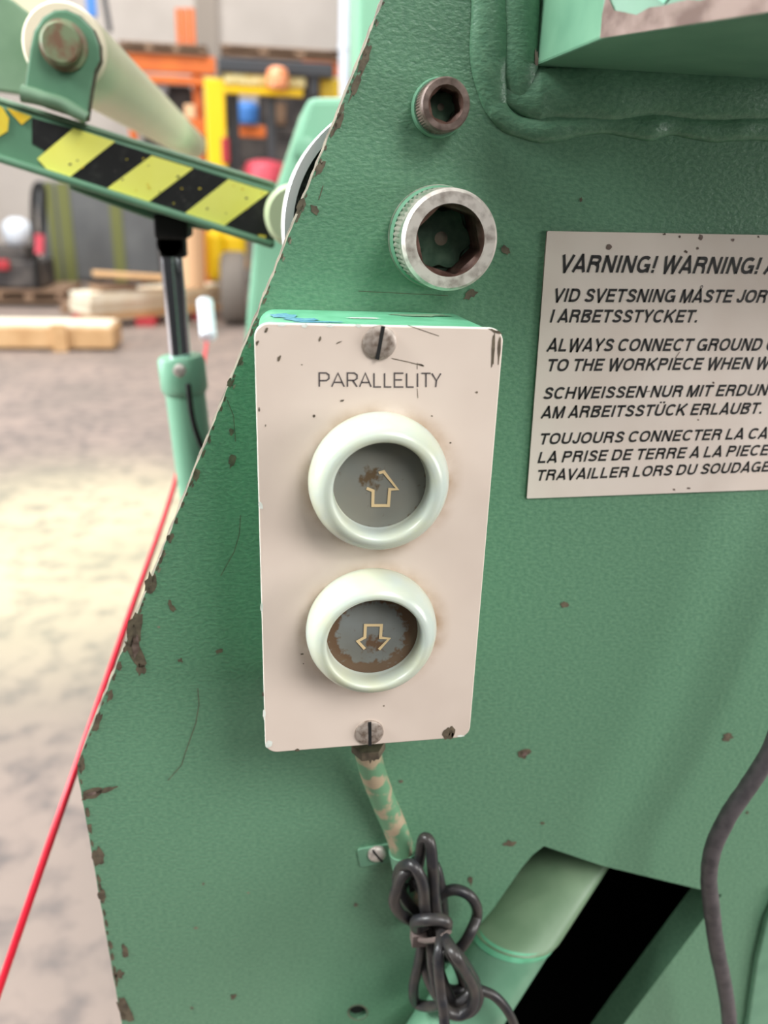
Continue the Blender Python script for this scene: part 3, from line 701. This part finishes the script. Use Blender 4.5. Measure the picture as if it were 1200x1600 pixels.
# one continuous run of cable, wound into loops (photo pixel, distance in front of the plate in mm)
run = [(640, 1395, 6), (655, 1345, 12), (661, 1312, 15), (672, 1318, 18), (677, 1365, 20), (680, 1410, 20), (688, 1450, 17), (705, 1490, 15), (735, 1530, 13), (748, 1555, 13), (735, 1580, 14), (705, 1582, 14), (685, 1555, 13), (676, 1510, 14), (672, 1460, 15), (668, 1420, 16),
       (664, 1385, 14), (650, 1362, 17), (630, 1366, 18), (618, 1395, 19), (616, 1412, 19), (628, 1430, 18), (650, 1442, 16), (675, 1458, 13), (700, 1480, 11), (722, 1505, 10), (742, 1535, 9), (738, 1568, 8), (712, 1570, 8), (694, 1540, 9), (682, 1500, 11), (672, 1450, 12), (664, 1420, 22),
       (660, 1380, 24), (645, 1352, 22), (625, 1358, 14), (622, 1385, 12), (640, 1415, 11), (662, 1436, 9), (660, 1470, 16), (653, 1510, 17), (646, 1545, 16), (652, 1568, 14), (678, 1572, 10), (690, 1560, 7), (686, 1520, 6), (690, 1465, 6), (693, 1430, 6), (690, 1395, 8), (684, 1365, 8), (678, 1350, 7)]
b = MB(); b.tube([bp(x, y, d) for x, y, d in run], cr0, 10, sub=6)
b.tube([bp(x, y, d) for x, y, d in [(676, 1420, 9), (690, 1398, 9), (710, 1390, 11), (732, 1398, 13), (744, 1415, 13), (745, 1432, 12), (736, 1455, 8), (722, 1478, 0), (704, 1492, -6), (690, 1500, -8)]], cr0, 10, sub=8)
b.tube([bp(x, y, d) for x, y, d in [(668, 1442, 19), (652, 1450, 21), (650, 1440, 24), (666, 1437, 27), (688, 1437, 27), (698, 1442, 24), (695, 1450, 18), (680, 1455, 13)]], cr0 * 1.05, 10, sub=8)
b.tube([bp(x, y, d) for x, y, d in [(683, 1440, 17), (693, 1462, 22), (710, 1490, 24), (728, 1520, 23), (741, 1548, 21), (738, 1572, 20), (720, 1585, 19), (700, 1580, 18), (688, 1560, 16)]], cr0, 10, sub=8)
b.tube([bp(x, y, d) for x, y, d in [(690, 1455, 22), (687, 1480, 26), (685, 1510, 28), (688, 1545, 29), (693, 1580, 30), (697, 1640, 31)]], cr0 * .92, 10, sub=8)
b.tube([bp(x, y, d) for x, y, d in [(730, 1535, 9), (750, 1546, 12), (772, 1556, 13), (790, 1575, 14), (803, 1600, 15), (815, 1640, 15)]], cr0 * .85, 10, sub=8)
b.tube([bp(x, y, d) for x, y, d in [(656, 1462, 10), (662, 1500, 12), (672, 1535, 12), (690, 1562, 10), (715, 1566, 8), (735, 1550, 6), (738, 1528, 4), (722, 1500, 4), (700, 1475, 6), (684, 1450, 8)]], cr0, 10, sub=8)
b.tube([bp(x, y, d) for x, y, d in [(672, 1462, 4), (678, 1505, 4), (692, 1540, 2), (712, 1548, 0), (724, 1538, -2), (716, 1510, -2), (700, 1485, 0), (690, 1462, 2)]], cr0, 10, sub=8)
b.tube([bp(x, y, d) for x, y, d in [(664, 1440, 12), (668, 1410, 14), (655, 1385, 12), (640, 1372, 8), (634, 1390, 6), (648, 1420, 8), (664, 1450, 10)]], cr0, 10, sub=8)
b.build('cable', G['black'], cb, smooth=60)
b = MB(); c = wp(672, 1464, -.016)
b.tube([bp(x, y, d) for x, y, d in [(650, 1466, 20), (665, 1470, 25), (685, 1467, 26), (699, 1458, 22), (700, 1454, 14), (680, 1456, 8), (655, 1460, 10), (648, 1464, 16)]], 4 * pxm(672, 1464), 8, sub=6)
p = bp(655, 1466, 22); s_ = 11 * pxm(655, 1466)
b.box((p.x - s_, p.y - .002, p.z - s_), (p.x + s_ * .9, p.y + .004, p.z + s_)); b.build('cable_tie', G['tie'], cb, smooth=40, bevel=.0008)

b = MB(); b.tube([wp(x, y, -.035) for x, y in [(1420, 700), (1330, 900), (1255, 1070), (1222, 1130), (1200, 1180), (1170, 1228), (1140, 1272), (1116, 1320), (1108, 1365), (1112, 1420), (1120, 1480), (1131, 1535), (1139, 1590), (1143, 1660)]], 12.5 * pxm(1120, 1400, -.035), 16, sub=10, rn=.06, nscale=200)
tag(b.build('power_cable', G['dustblack'], smooth=60), 'thick dusty grey-black cable hanging down at the lower right edge', 'cable')

# ------------------------------------------------------------------ pipe with elbow going through the cut-out
pipe = thing('hydraulic_pipe', 'thick green painted pipe with an elbow entering the cut-out, beside the cable bundle', 'pipe', at(700, 1640, -.02))
a1 = at(806, 1456, -.002); a0 = at(688, 1640, -.020); d = (a1 - a0).normalized()
rp = 57 * pxm(806, 1456, -.002)
side = d.cross(Vector((0, 1, 0))).normalized()          # to the right, in the plate's plane
d2 = (at(886, 1340, .030) - a1).normalized()
def oblique(mb, prof, m=0, n=56, k=-.50, d=d):
    """sleeve whose end is cut aslant: profile of (t, r, slant)"""
    upv = side.cross(d); k0 = len(mb.v)
    for t, r, sl_ in prof:
        for i in range(n):
            th = 2 * PI * i / n; o_ = side * math.cos(th) * r + upv * math.sin(th) * r
            mb.v.append(a1 + o_ + d * (t + sl_ * k * math.cos(th) * r))
    for a in range(len(prof) - 1):
        for i in range(n):
            j = (i + 1) % n; mb.f.append([k0 + a * n + i, k0 + a * n + j, k0 + (a + 1) * n + j, k0 + (a + 1) * n + i]); mb.mi.append(m)
b = MB(); oblique(b, [(-.16, rp, 0), (-.001, rp, 1)]); b.build('tube', G['green_s'], pipe, smooth=50)
elb = mat('elbow_green_enamel', (104, 132, 102), .45, 0, (118, 144, 114), 50, 4, .4, .7, .1, 300, .0003)
b = MB(); upv = side.cross(d); n_ = 56
for r_, t_ in [(1.0, -.001), (1.045, .0), (1.07, .0022), (1.075, .006), (1.075, .13), (.0001, .13)]:
    for i in range(n_):
        th = 2 * PI * i / n_
        b.v.append(a1 + (side * math.cos(th) + upv * math.sin(th)) * rp * r_ + d * (-.50 * math.cos(th) * rp * r_) + d2 * t_)
for a in range(5):
    for i in range(n_):
        j_ = (i + 1) % n_; b.f.append([a * n_ + i, a * n_ + j_, (a + 1) * n_ + j_, (a + 1) * n_ + i]); b.mi.append(0)
b.build('elbow', elb, pipe, smooth=60)
b = MB(); oblique(b, [(-.004, rp * 1.0, 1), (-.0036, rp * 1.025, 1), (-.001, rp * 1.035, 1), (.001, rp * 1.02, 1), (.002, rp * 1.0, 1)]); b.build('collar', G['boxgreen'], pipe, smooth=50)
b = MB(); b.lathe([(-.16, rp * 1.0), (-.16, rp * 1.09), (-.064, rp * 1.09), (-.060, rp * 1.0)], a1, d, 48); b.build('coupling', G['green_s'], pipe, smooth=50)

# ------------------------------------------------------------------ hazard arm with roller
YA = .27
arm = thing('lifting_arm', 'sloping green steel arm with black and yellow hazard stripes and a cream roller', 'machine arm', at(230, 330, YA))
b = MB()
face = [at(-40, 150, YA), at(430, 294, YA), at(428, 386, YA), at(-40, 238, YA)]
b.prism(face, (0, .008, 0)); b.build('web', G['green_arm'], arm, smooth=0, bevel=.002)
b = MB(); u = pxm(200, 250, YA)
tdir = (face[1] - face[0]); tn = Vector((-tdir.z, 0, tdir.x)).normalized()
b.prism([face[0] + tn * 9 * u, face[1] + tn * 9 * u, face[1], face[0]], (0, .07, 0)); b.build('top_flange', G['green_worn'], arm, smooth=0, bevel=.002)
b = MB(); b.prism([face[3] + tn * 9 * u, face[2] + tn * 9 * u, face[2] - tn * 3 * u, face[3] - tn * 3 * u], (0, .07, 0)); b.prism([face[3] + tn * 9 * u + Vector((0, -.006, 0)), face[2] + tn * 9 * u + Vector((0, -.006, 0)), face[2] - tn * 3 * u + Vector((0, -.006, 0)), face[3] - tn * 3 * u + Vector((0, -.006, 0))], (0, .006, 0))
b.build('bottom_flange', G['green_arm'], arm, smooth=0, bevel=.002)
b = MB(); b.prism([at(x, y, YA + .02) for x, y in [(100, 268), (330, 340), (330, 362), (240, 345), (165, 318), (108, 296)]], (0, .03, 0)); b.build('stiffener', G['green_arm'], arm, smooth=0, bevel=.002)
b = MB()
def tp(pts, Y, m): b.add([at(x, y, Y) for x, y in pts], [tuple(range(len(pts)))], m)
Yt = YA - .0006
tp([(50, 184), (115, 202), (423, 301), (421, 382), (350, 357), (100, 278), (62, 256), (70, 235), (50, 225)], Yt, 1)
for q in [[(115, 200), (180, 221), (106, 279), (88, 270), (80, 272), (58, 248)], [(237, 243), (302, 263), (230, 317), (165, 296)], [(357, 280), (421, 300), (346, 356), (288, 334)]]: tp(q, Yt - .0004, 0)
tp([(10, 168), (50, 182), (34, 195), (20, 180)], Yt - .0004, 2); tp([(-30, 150), (4, 168), (14, 185), (12, 205), (-30, 230)], Yt - .0004, 2)
tp([(404, 366), (416, 368), (414, 376), (402, 375)], Yt - .0008, 2)
for i in range(30):
    x = 70 + 340 * random.random(); y = 200 + (x - 115) * .32 + 8 + 60 * random.random(); s = 1 + random.random() * 2.2
    P = [at(x + s * math.cos(k), y + s * .7 * math.sin(k), Yt - .0008) for k in (0, 1.2, 2.5, 3.7, 5)]; b.add(P, [tuple(range(5))], 3 if i % 2 else 2)
oy = mat('orange_yellow_worn_film', (238, 196, 50), .45, 0, (226, 214, 80), 60, 3, .35, .65)
b.build('hazard_tape', [G['yellow'], G['tape'], oy, G['junk']], arm, smooth=0)
# roller bracket
b = MB(); Yb = .262
br_ = [(36, 148), (46, 75), (52, 48), (66, 26), (84, 15), (104, 14), (126, 24), (146, 45), (156, 70), (157, 95), (148, 112), (143, 140), (136, 190), (70, 168)]
b.prism([at(x, y, Yb) for x, y in br_], (0, .010, 0), 0, 1); b.build('roller_bracket', [G['green_arm'], G['chip']], arm, smooth=0, bevel=.0015)
b = MB(); b.tube([at(x, y, Yb) for x, y in [(34, 146), (60, 152), (90, 160), (115, 172), (136, 184)]], 10 * u, 12, rn=.3, nscale=90); b.build('bracket_weld', G['green_worn'], arm, smooth=60)
b = MB(); q = at(94, 67, Yb - .010); q.y = Yb; rr = 30 * pxm(94, 67, Yb)
b.lathe([(0, rr * 1.22), (.002, rr * 1.22), (.003, rr * 1.0), (.009, rr), (.0105, rr * .88)], q, (0, -1, 0), 40)
b.build('axle_bolt', mat('bolt_worn_green', (124, 138, 104), .55, 0, (122, 92, 70), 90, 3, .42, .6), arm, smooth=35)
b = MB(); Yr = .275; q = at(100, 73, Yr); rr = 64 * pxm(100, 72, Yr)
far = at(289, 221, 1.28); rl = 1.0
b.lathe([(0, rr * .5), (0, rr * .93), (.003, rr), (.012, rr, 'c', 0, 1), (rl - .10, rr, 'c', 0, 1), (rl - .02, rr * .99, 'c', 0, 1), (rl, rr * .88, 'c', 0, 1)], q, (0, 1, 0), 64)
b.build('roller', [G['rollend'], G['roller']], arm, smooth=40)
# second end plate behind the roller bracket, on the left
b = MB(); Y2 = .40
b.prism([at(x, y, Y2) for x, y in [(-90, -60), (20, 0), (48, 22), (60, 60), (48, 150), (-90, 130)]], (0, .012, 0)); b.build('end_plate', G['green_worn'], arm, smooth=0, bevel=.002)
b = MB(); b.beam(at(-10, -40, Y2 + .02), at(110, 50, Y2 + .02), .012, .022); b.build('end_bar', G['rollend'], arm, smooth=0, bevel=.002)
# hub at the arm's end
b = MB(); q = at(462, 338, YA - .03); rr = 46 * pxm(462, 338, YA)
b.lathe([(0, rr * .86), (.003, rr * .95), (.006, rr), (.09, rr)], q, (0, 1, 0), 40); b.build('pivot_hub', G['paleg'], arm, smooth=40)
b = MB(); q = at(268, 374, YA + .03)
b.R(240, 335, 292, 374, YA + .012, .05); b.build('cylinder_lug', G['dark'], arm, smooth=0, bevel=.002)

# hydraulic ram under the arm
ram = thing('hydraulic_cylinder', 'green hydraulic cylinder with chrome rod standing under the striped arm', 'hydraulic cylinder', at(300, 860, .31))
Yc = .31
t0, t1, t2 = at(266, 385, Yc), at(282, 562, Yc), at(340, 1000, Yc)
d = (t2 - at(284, 565, Yc)).normalized()
b = MB(); dr = (t1 - t0); b.lathe([(0, 17 * pxm(270, 470, Yc)), (dr.length * 1.08, 17 * pxm(270, 470, Yc))], t0, dr, 40); b.build('piston_rod', G['chrome'], ram, smooth=50)
b = MB(); b.lathe([(-.012, 19 * pxm(268, 372, Yc)), (.012, 19 * pxm(268, 372, Yc))], at(267, 380, Yc), (0, 1, 0), 32); b.R(249, 368, 288, 402, Yc - .012, .024); b.build('rod_eye', G['dark'], ram, smooth=40)
q = at(282, 556, Yc); rr = 36 * pxm(282, 580, Yc)
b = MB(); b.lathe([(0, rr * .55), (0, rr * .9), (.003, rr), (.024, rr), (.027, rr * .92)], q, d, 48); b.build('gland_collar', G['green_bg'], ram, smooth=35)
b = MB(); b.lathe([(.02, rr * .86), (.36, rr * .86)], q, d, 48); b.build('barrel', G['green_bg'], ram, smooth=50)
b = MB(); b.tube([at(294, 600, Yc - .03), at(300, 650, Yc - .031), at(312, 690, Yc - .030), at(335, 740, Yc - .02)], 4 * pxm(300, 650, Yc), 10); b.build('hose', G['dark'], ram, smooth=60)
b = MB(); b.lathe([(0, .0045), (.004, .0045), (.005, .003)], at(281, 578, Yc - .022), (0, -1, 0), 16); b.build('bleed_screw', G['steel'], ram, smooth=40)

# red pull cord
cord = thing('pull_cord', 'red safety pull cord stretched along the slanted edge of the machine', 'cord', at(0, 1540, .05))
b = MB(); b.tube([at(-24, 1612, .03), at(60, 1368, .06), at(121, 1193, .10), at(200, 967, .20), at(279, 735, .42), at(322, 546, .80), at(320, 465, .86)], 6.0 * pxm(60, 1368, .06), 12, sub=10); b.build('rope', G['red'], cord, smooth=60)
b = MB(); q = at(320, 468, .84); q2 = at(326, 530, .80); rr = 12.5 * pxm(322, 500, .82); L_ = (q2 - q).length
b.lathe([(0, rr * .6), (.003, rr), (L_ - .003, rr), (L_, rr * .6)], q, q2 - q, 24); b.build('tensioner', G['tagw'], cord, smooth=50)

# ------------------------------------------------------------------ workshop behind
def bt(name, label, cat, mats, rects, Y, depth, bevel=.01, group=None):
    b = MB()
    for r in rects: b.R(*r[:4], Y + (r[5] if len(r) > 5 else 0), depth, r[4] if len(r) > 4 else 0)
    return tag(b.build(name, mats, smooth=0, bevel=bevel), label, cat, group)

# pallet rack
rack = thing('pallet_rack', 'tall orange pallet racking against the concrete wall', 'pallet rack', (at(260, 300, 9.0).x, 9.0, 0))
def rp_(name, rects, Y, depth, m=G['orange']):
    for r in rects:
        b = MB(); b.R(*r, Y, depth); b.build(name, m, rack, smooth=0, bevel=.008)
rp_('beam', [(170, 84, 336, 112), (215, 118, 322, 131), (374, 196, 415, 214), (472, 92, 545, 118), (296, 186, 332, 212)], 9.0, .10)
for x0, x1, y_ in [(188, 302, 241), (340, 505, 263)]:
    a, c = at(x0, y_, 9.35), at(x1, y_, 9.35); b = MB(); b.box((a.x, 9.3, a.z - .04), (c.x, 10.0, a.z - .001)); b.build('shelf_board', G['brownwood'], rack, smooth=0)
for x0, x1 in [(300, 316), (196, 208)]:
    a = at(x0, 130, 9.12); c = at(x1, 130, 9.12); b = MB(); b.box((a.x, 9.12, 0), (c.x, 9.22, at(x0, 102, 9.12).z)); b.build('upright', G['orange'], rack, smooth=0, bevel=.01)
fr_ = []
for i in range(3): fr_.append((275 + i * 10.5, 12, 283.5 + i * 10.5, 70))
for r in fr_:
    tag((lambda q: (q.R(*r, 9.15, .08), q.build('spare_beam', G['orange'], smooth=0, bevel=.01))[1])(MB()), 'short orange steel beam standing on end on top of the racking', 'beam', 'spare beams stood on the rack')
def pallet(label, x0, y0, x1, y1, Y, depth, m, group=None):
    b = MB(); h = y1 - y0
    b.R(x0, y0, x1, y0 + h * .28, Y, depth)
    b.R(x0, y1 - h * .22, x1, y1, Y, depth)
    for k in range(4):
        xa = x0 + (x1 - x0) * (k / 3) * .92; b.R(xa, y0 + h * .28, xa + (x1 - x0) * .08, y1 - h * .22, Y, depth)
    return tag(b.build('wooden_pallet', m, smooth=0), label, 'pallet', group)
pallet('brown wooden pallet lying on the upper orange beam at left', 185, 67, 322, 82.5, 8.95, 1.0, G['brownwood'], 'pallets on the racking')
pallet('long row of brown pallets above the forklift guard', 345, 74, 535, 90, 8.95, 1.0, G['brownwood'], 'pallets on the racking')
bt('crate', 'pale wooden box stored low on the racking', 'box', [G['card']], [(288, 163, 305, 185)], 9.0, .09)
bt('sheet_stack', 'grey and white sheets stacked below the second rack beam', 'stack', [G['junk'], G['tagw']], [(190, 132, 298, 176, 0), (212, 150, 262, 158, 1, -.02), (222, 176, 296, 240, 0), (240, 134, 262, 146, 1, -.02)], 9.35, .6)
bt('shelf_goods', 'dark assorted goods on the lower rack level', 'goods', [G['junk'], G['brownwood']], [(345, 214, 500, 262, 0), (345, 140, 372, 196, 0), (404, 140, 500, 214, 0), (425, 160, 447, 195, 1, -.03)], 9.4, .5)
b = MB(); q = at(387, 193.5, 9.0); b.lathe([(0, .10), (.02, .115), (.13, .115), (.15, .118), (.16, .11), (.19, .10), (.20, .08)], q, (0, 0, 1), 24); tag(b.build('blue_drum', G['bluep'], smooth=40), 'small blue plastic drum on the low orange rack beam', 'drum')
b = MB(); q = at(539, 130, 8.2); b.lathe([(0, .06), (5.0, .06)], (q.x, 8.2, 0), (0, 0, 1), 24)
for z in (.6, 1.6, 2.3): b.lathe([(z, .066), (z + .05, .066)], (q.x, 8.2, 0), (0, 0, 1), 24)
tag(b.build('drain_pipe', G['tagw'], smooth=40), 'white vertical pipe rising beside the green column', 'pipe')
bt('blue_sheet', 'small blue board fixed to the concrete wall beside the white pipe', 'board', [G['bluep']], [(548, 62, 562, 92)], 10.57, .03)
bt('strip_board', 'blue board standing on the rack behind the roller', 'board', [G['bluep']], [(134, -10, 150, 26)], 9.2, .05)
b = MB(); b.beam(at(160, -20, 9.3), at(172, 50, 9.3), .05, .05); tag(b.build('steel_post', G['char'], smooth=0, bevel=.01), 'thin dark post leaning beside the blue board', 'post')

# forklift
YF = 6.7
fk = thing('forklift', 'yellow and black forklift truck standing with its mast toward the back wall', 'forklift', (at(420, 500, YF).x, YF + .6, 0))
def fp(name, m, rects, Y, depth, bevel=.012):
    for r in rects:
        b = MB(); b.R(*r, Y, depth); b.build(name, m, fk, smooth=0, bevel=bevel)
fp('mast_post', G['truck'], [(323, 122, 354, 330)], YF, .10)
fp('mast_post', G['truck'], [(500, 122, 530, 330)], YF + .1, .10)
fp('inner_mast', G['char'], [(357, 150, 375, 330), (420, 150, 432, 330)], YF + .15, .08)
fp('overhead_guard', G['char'], [(340, 94, 522, 116)], YF - .05, 1.0)
fp('load_backrest', mat('cream_slats', (238, 226, 170), .6, 0, (216, 188, 110), 26, 2, .4, .6), [(350, 117, 478, 134)], YF - .02, .05)
fp('cross_beam', G['truck'], [(350, 135, 474, 148)], YF, .08)
b = MB(); q = at(434, 140, YF - .1); b.lathe([(0, .06), (.02, .085), (.10, .085), (.14, .065), (.155, .03)], q, (0, 0, 1), 24, 0); b.build('beacon', mat('orange_beacon', (240, 132, 70), .3, 0, (250, 190, 150), 30, 2, .4, .65), fk, smooth=45)
fp('body', G['truck'], [(345, 362, 384, 415)], YF, .9, .05)
fp('fender', G['truck'], [(322, 360, 350, 440)], YF - .1, .5, .05)
fp('chassis', G['char'], [(330, 300, 440, 362)], YF + .2, .7, .03)
fp('step', G['wood'], [(352, 410, 388, 420)], YF - .05, .4, .01)
for dx in (0, 1.0):
    q = at(364, 512, YF - .08); rr = .29
    b = MB(); b.lathe([(-.09, rr * .5), (-.10, rr * .92), (-.07, rr), (.07, rr), (.10, rr * .92), (.09, rr * .5)], (q.x + .02 + dx, YF - .02, rr), (1, 0, 0), 40); b.build('wheel', G['tyre'], fk, smooth=40)
b = MB(); q = at(415, 268, YF + .2); b.lathe([(0, .10), (.02, .17), (.12, .18), (.17, .15), (.19, .06)], q + Vector((0, 0, -.1)), (0, 0, 1), 24); b.build('seat', G['pink'], fk, smooth=60)
fp('red_lamp', G['redwood'], [(346, 215, 358, 255)], YF - .02, .08)
fp('post', G['char'], [(485, 105, 498, 150)], YF - .02, .06)

# grey wrapped load with webbing
YL = 8.6
gl = thing('wrapped_load', 'large grey wrapped load with olive straps standing on the floor at left', 'wrapped load', (at(150, 470, YL).x, YL + .5, 0))
b = MB(); a = at(62, 380, YL); c = at(250, 380, YL); b.box((a.x, YL, .12), (c.x, YL + .3, at(150, 285, YL).z)); b.build('tarpaulin', G['grey'], gl, smooth=0, bevel=.05, bseg=3)
for x0, x1 in [(80, 92), (97, 116), (176, 194)]:
    a = at(x0, 380, YL); c = at(x1, 380, YL); b = MB(); b.box((a.x, YL - .012, .10), (c.x, YL, at(150, 287, YL).z)); b.build('strap', G['olive'], gl, smooth=0)
for x0, x1 in [(64, 80), (140, 158), (230, 248)]:
    a = at(x0, 470, YL); c = at(x1, 470, YL); b = MB(); b.box((a.x, YL + .02, 0), (c.x, YL + .28, .12)); b.build('skid', G['brownwood'], gl, smooth=0)

# timber stacks in front of the load
def atz(px, py, z):
    r = cam2world(Vector(((px - CX) / F, (py - CY) / F, 1))); return CAM + r * ((z - CAM_Z) / r.z)
def plank(x0, y0, x1, y1, z, z1, wd, th, m, label, group, name='plank'):
    p, q = atz(x0, y0, z), atz(x1, y1, z1); d = (q - p); d.z = 0; nrm = Vector((-d.y, d.x, 0)).normalized()
    b = MB(); b.beam(p + nrm * wd / 2, q + nrm * wd / 2, wd, th)
    return tag(b.build(name, m, smooth=0, bevel=.004), label, 'plank', group)
gp = 'planks on the red bearers'
plank(150, 497, 350, 481, .085, .085, .30, .044, G['wood'], 'brown board under the white planks', gp)
plank(140, 484, 350, 466, .150, .150, .28, .080, G['whitewood'], 'white planed plank, lower of the two on the red bearers', gp)
plank(141, 468, 350, 452, .233, .233, .28, .080, G['whitewood'], 'white planed plank, upper of the two on the red bearers', gp)
plank(158, 452, 215, 449, .30, .30, .20, .045, G['brownwood'], 'short brown board under the slanting board', gp)
plank(146, 429, 272, 437, .40, .36, .22, .030, G['wood'], 'thin brown board slanting across the top of the timber pile', gp)
for x0, x1, y0, w_ in [(112, 144, 506, 'left one'), (212, 243, 510, 'middle one'), (300, 332, 500, 'right one behind the white tensioner')]:
    a = atz(x0, y0, 0); c = atz(x1, y0, 0); b = MB(); b.box((a.x, a.y, 0), (c.x, a.y + .35, .06))
    tag(b.build('timber_bearer', G['redwood'], smooth=0, bevel=.006), 'red painted bearer block under the timber pile, ' + w_, 'bearer', 'red bearers under the timber pile')
a = atz(93, 492, 0); c = atz(128, 492, 0); b = MB(); b.box((a.x, a.y + .05, 0), (c.x, a.y + .5, .09)); tag(b.build('timber_offcut', G['brownwood'], smooth=0, bevel=.005), 'reddish brown timber offcut at the left end of the plank pile', 'offcut')
# timber crate on the floor
YK = 5.3
ck = thing('timber_crate', 'long low pale timber crate on the floor at the left edge', 'crate', (at(80, 550, YK).x, YK + .2, 0))
zt = at(90, 513, YK).z; a = at(-140, 540, YK); c = at(178, 540, YK)
b = MB(); b.box((a.x, YK, .02), (c.x, YK + .35, zt)); b.build('side_board', G['wood'], ck, smooth=0, bevel=.006)
b = MB(); b.box((a.x, YK + .03, zt), (c.x - .02, YK + .33, zt + .02)); b.build('lid', G['whitewood'], ck, smooth=0, bevel=.004)
for x0, x1 in [(84, 107), (-80, -57)]:
    p, q = at(x0, 540, YK), at(x1, 540, YK); b = MB(); b.box((p.x, YK - .03, 0), (q.x, YK, zt + .03)); b.build('batten', G['wood'], ck, smooth=0, bevel=.004)
# cardboard roll / board near the forklift
b = MB(); q0 = at(298, 449, 6.45); b.lathe([(0, .10), (.005, .115), (.58, .115), (.585, .10)], q0, (0.02, 0, 1), 28); tag(b.build('cardboard_tube', G['card'], smooth=40), 'tan cardboard roll standing behind the chrome rod', 'cardboard roll')
tr_ = thing('machine_part', 'dark machine part with a red top beside the cardboard roll', 'machine part', (at(280, 440, 7.7).x, 7.8, 0))
a = at(268, 430, 7.7); c = at(294, 430, 7.7); zz = at(280, 420, 7.7).z
b = MB(); b.box((a.x, 7.7, 0), (c.x, 7.9, zz)); b.build('base', G['junk'], tr_, smooth=0, bevel=.02)
b = MB(); b.box((a.x, 7.72, zz), (a.x + .11, 7.88, at(280, 382, 7.7).z)); b.build('red_top', G['redwood'], tr_, smooth=0, bevel=.02)

# black machine on a pallet at the far left
YM = 7.6
mm_ = thing('engine_block', 'black machine with red handle on a pallet at the far left edge', 'machine', (at(20, 450, YM).x, YM + .3, .14))
b = MB(); b.R(-60, 408, 62, 450.5, YM, .6); b.R(-30, 385, 40, 408, YM + .1, .4); b.build('block', G['junk'], mm_, smooth=0, bevel=.02)
b = MB(); b.R(-10, 406, 13, 422, YM - .05, .05); b.build('handle', G['redwood'], mm_, smooth=0, bevel=.015)
b = MB(); b.lathe([(0, .08), (.05, .12), (.14, .13), (.2, .11), (.24, .05)], at(30, 383.5, YM + .25), (0, 0, 1), 24); tag(b.build('canister', G['tagw'], smooth=60), 'white plastic canister sitting on the black machine', 'canister')
b = MB(); b.tube([at(x, y, YM - .1) for x, y in [(58, 452), (56, 400), (52, 340), (53, 300), (60, 288), (68, 300), (67, 340), (64, 372), (62, 380)]], .025, 12); b.tube([at(x, y, YM - .1) for x, y in [(62, 366), (62, 385), (61, 396)]], .04, 12, m=1)
tag(b.build('hose', [G['dark'], G['pink']], smooth=60), 'black hose loop with a red fitting, hung in front of the grey load', 'hose')
pallet('brown pallet on the floor under the black machine', -60, 453, 100, 472, YM - .05, .8, G['brownwood'])
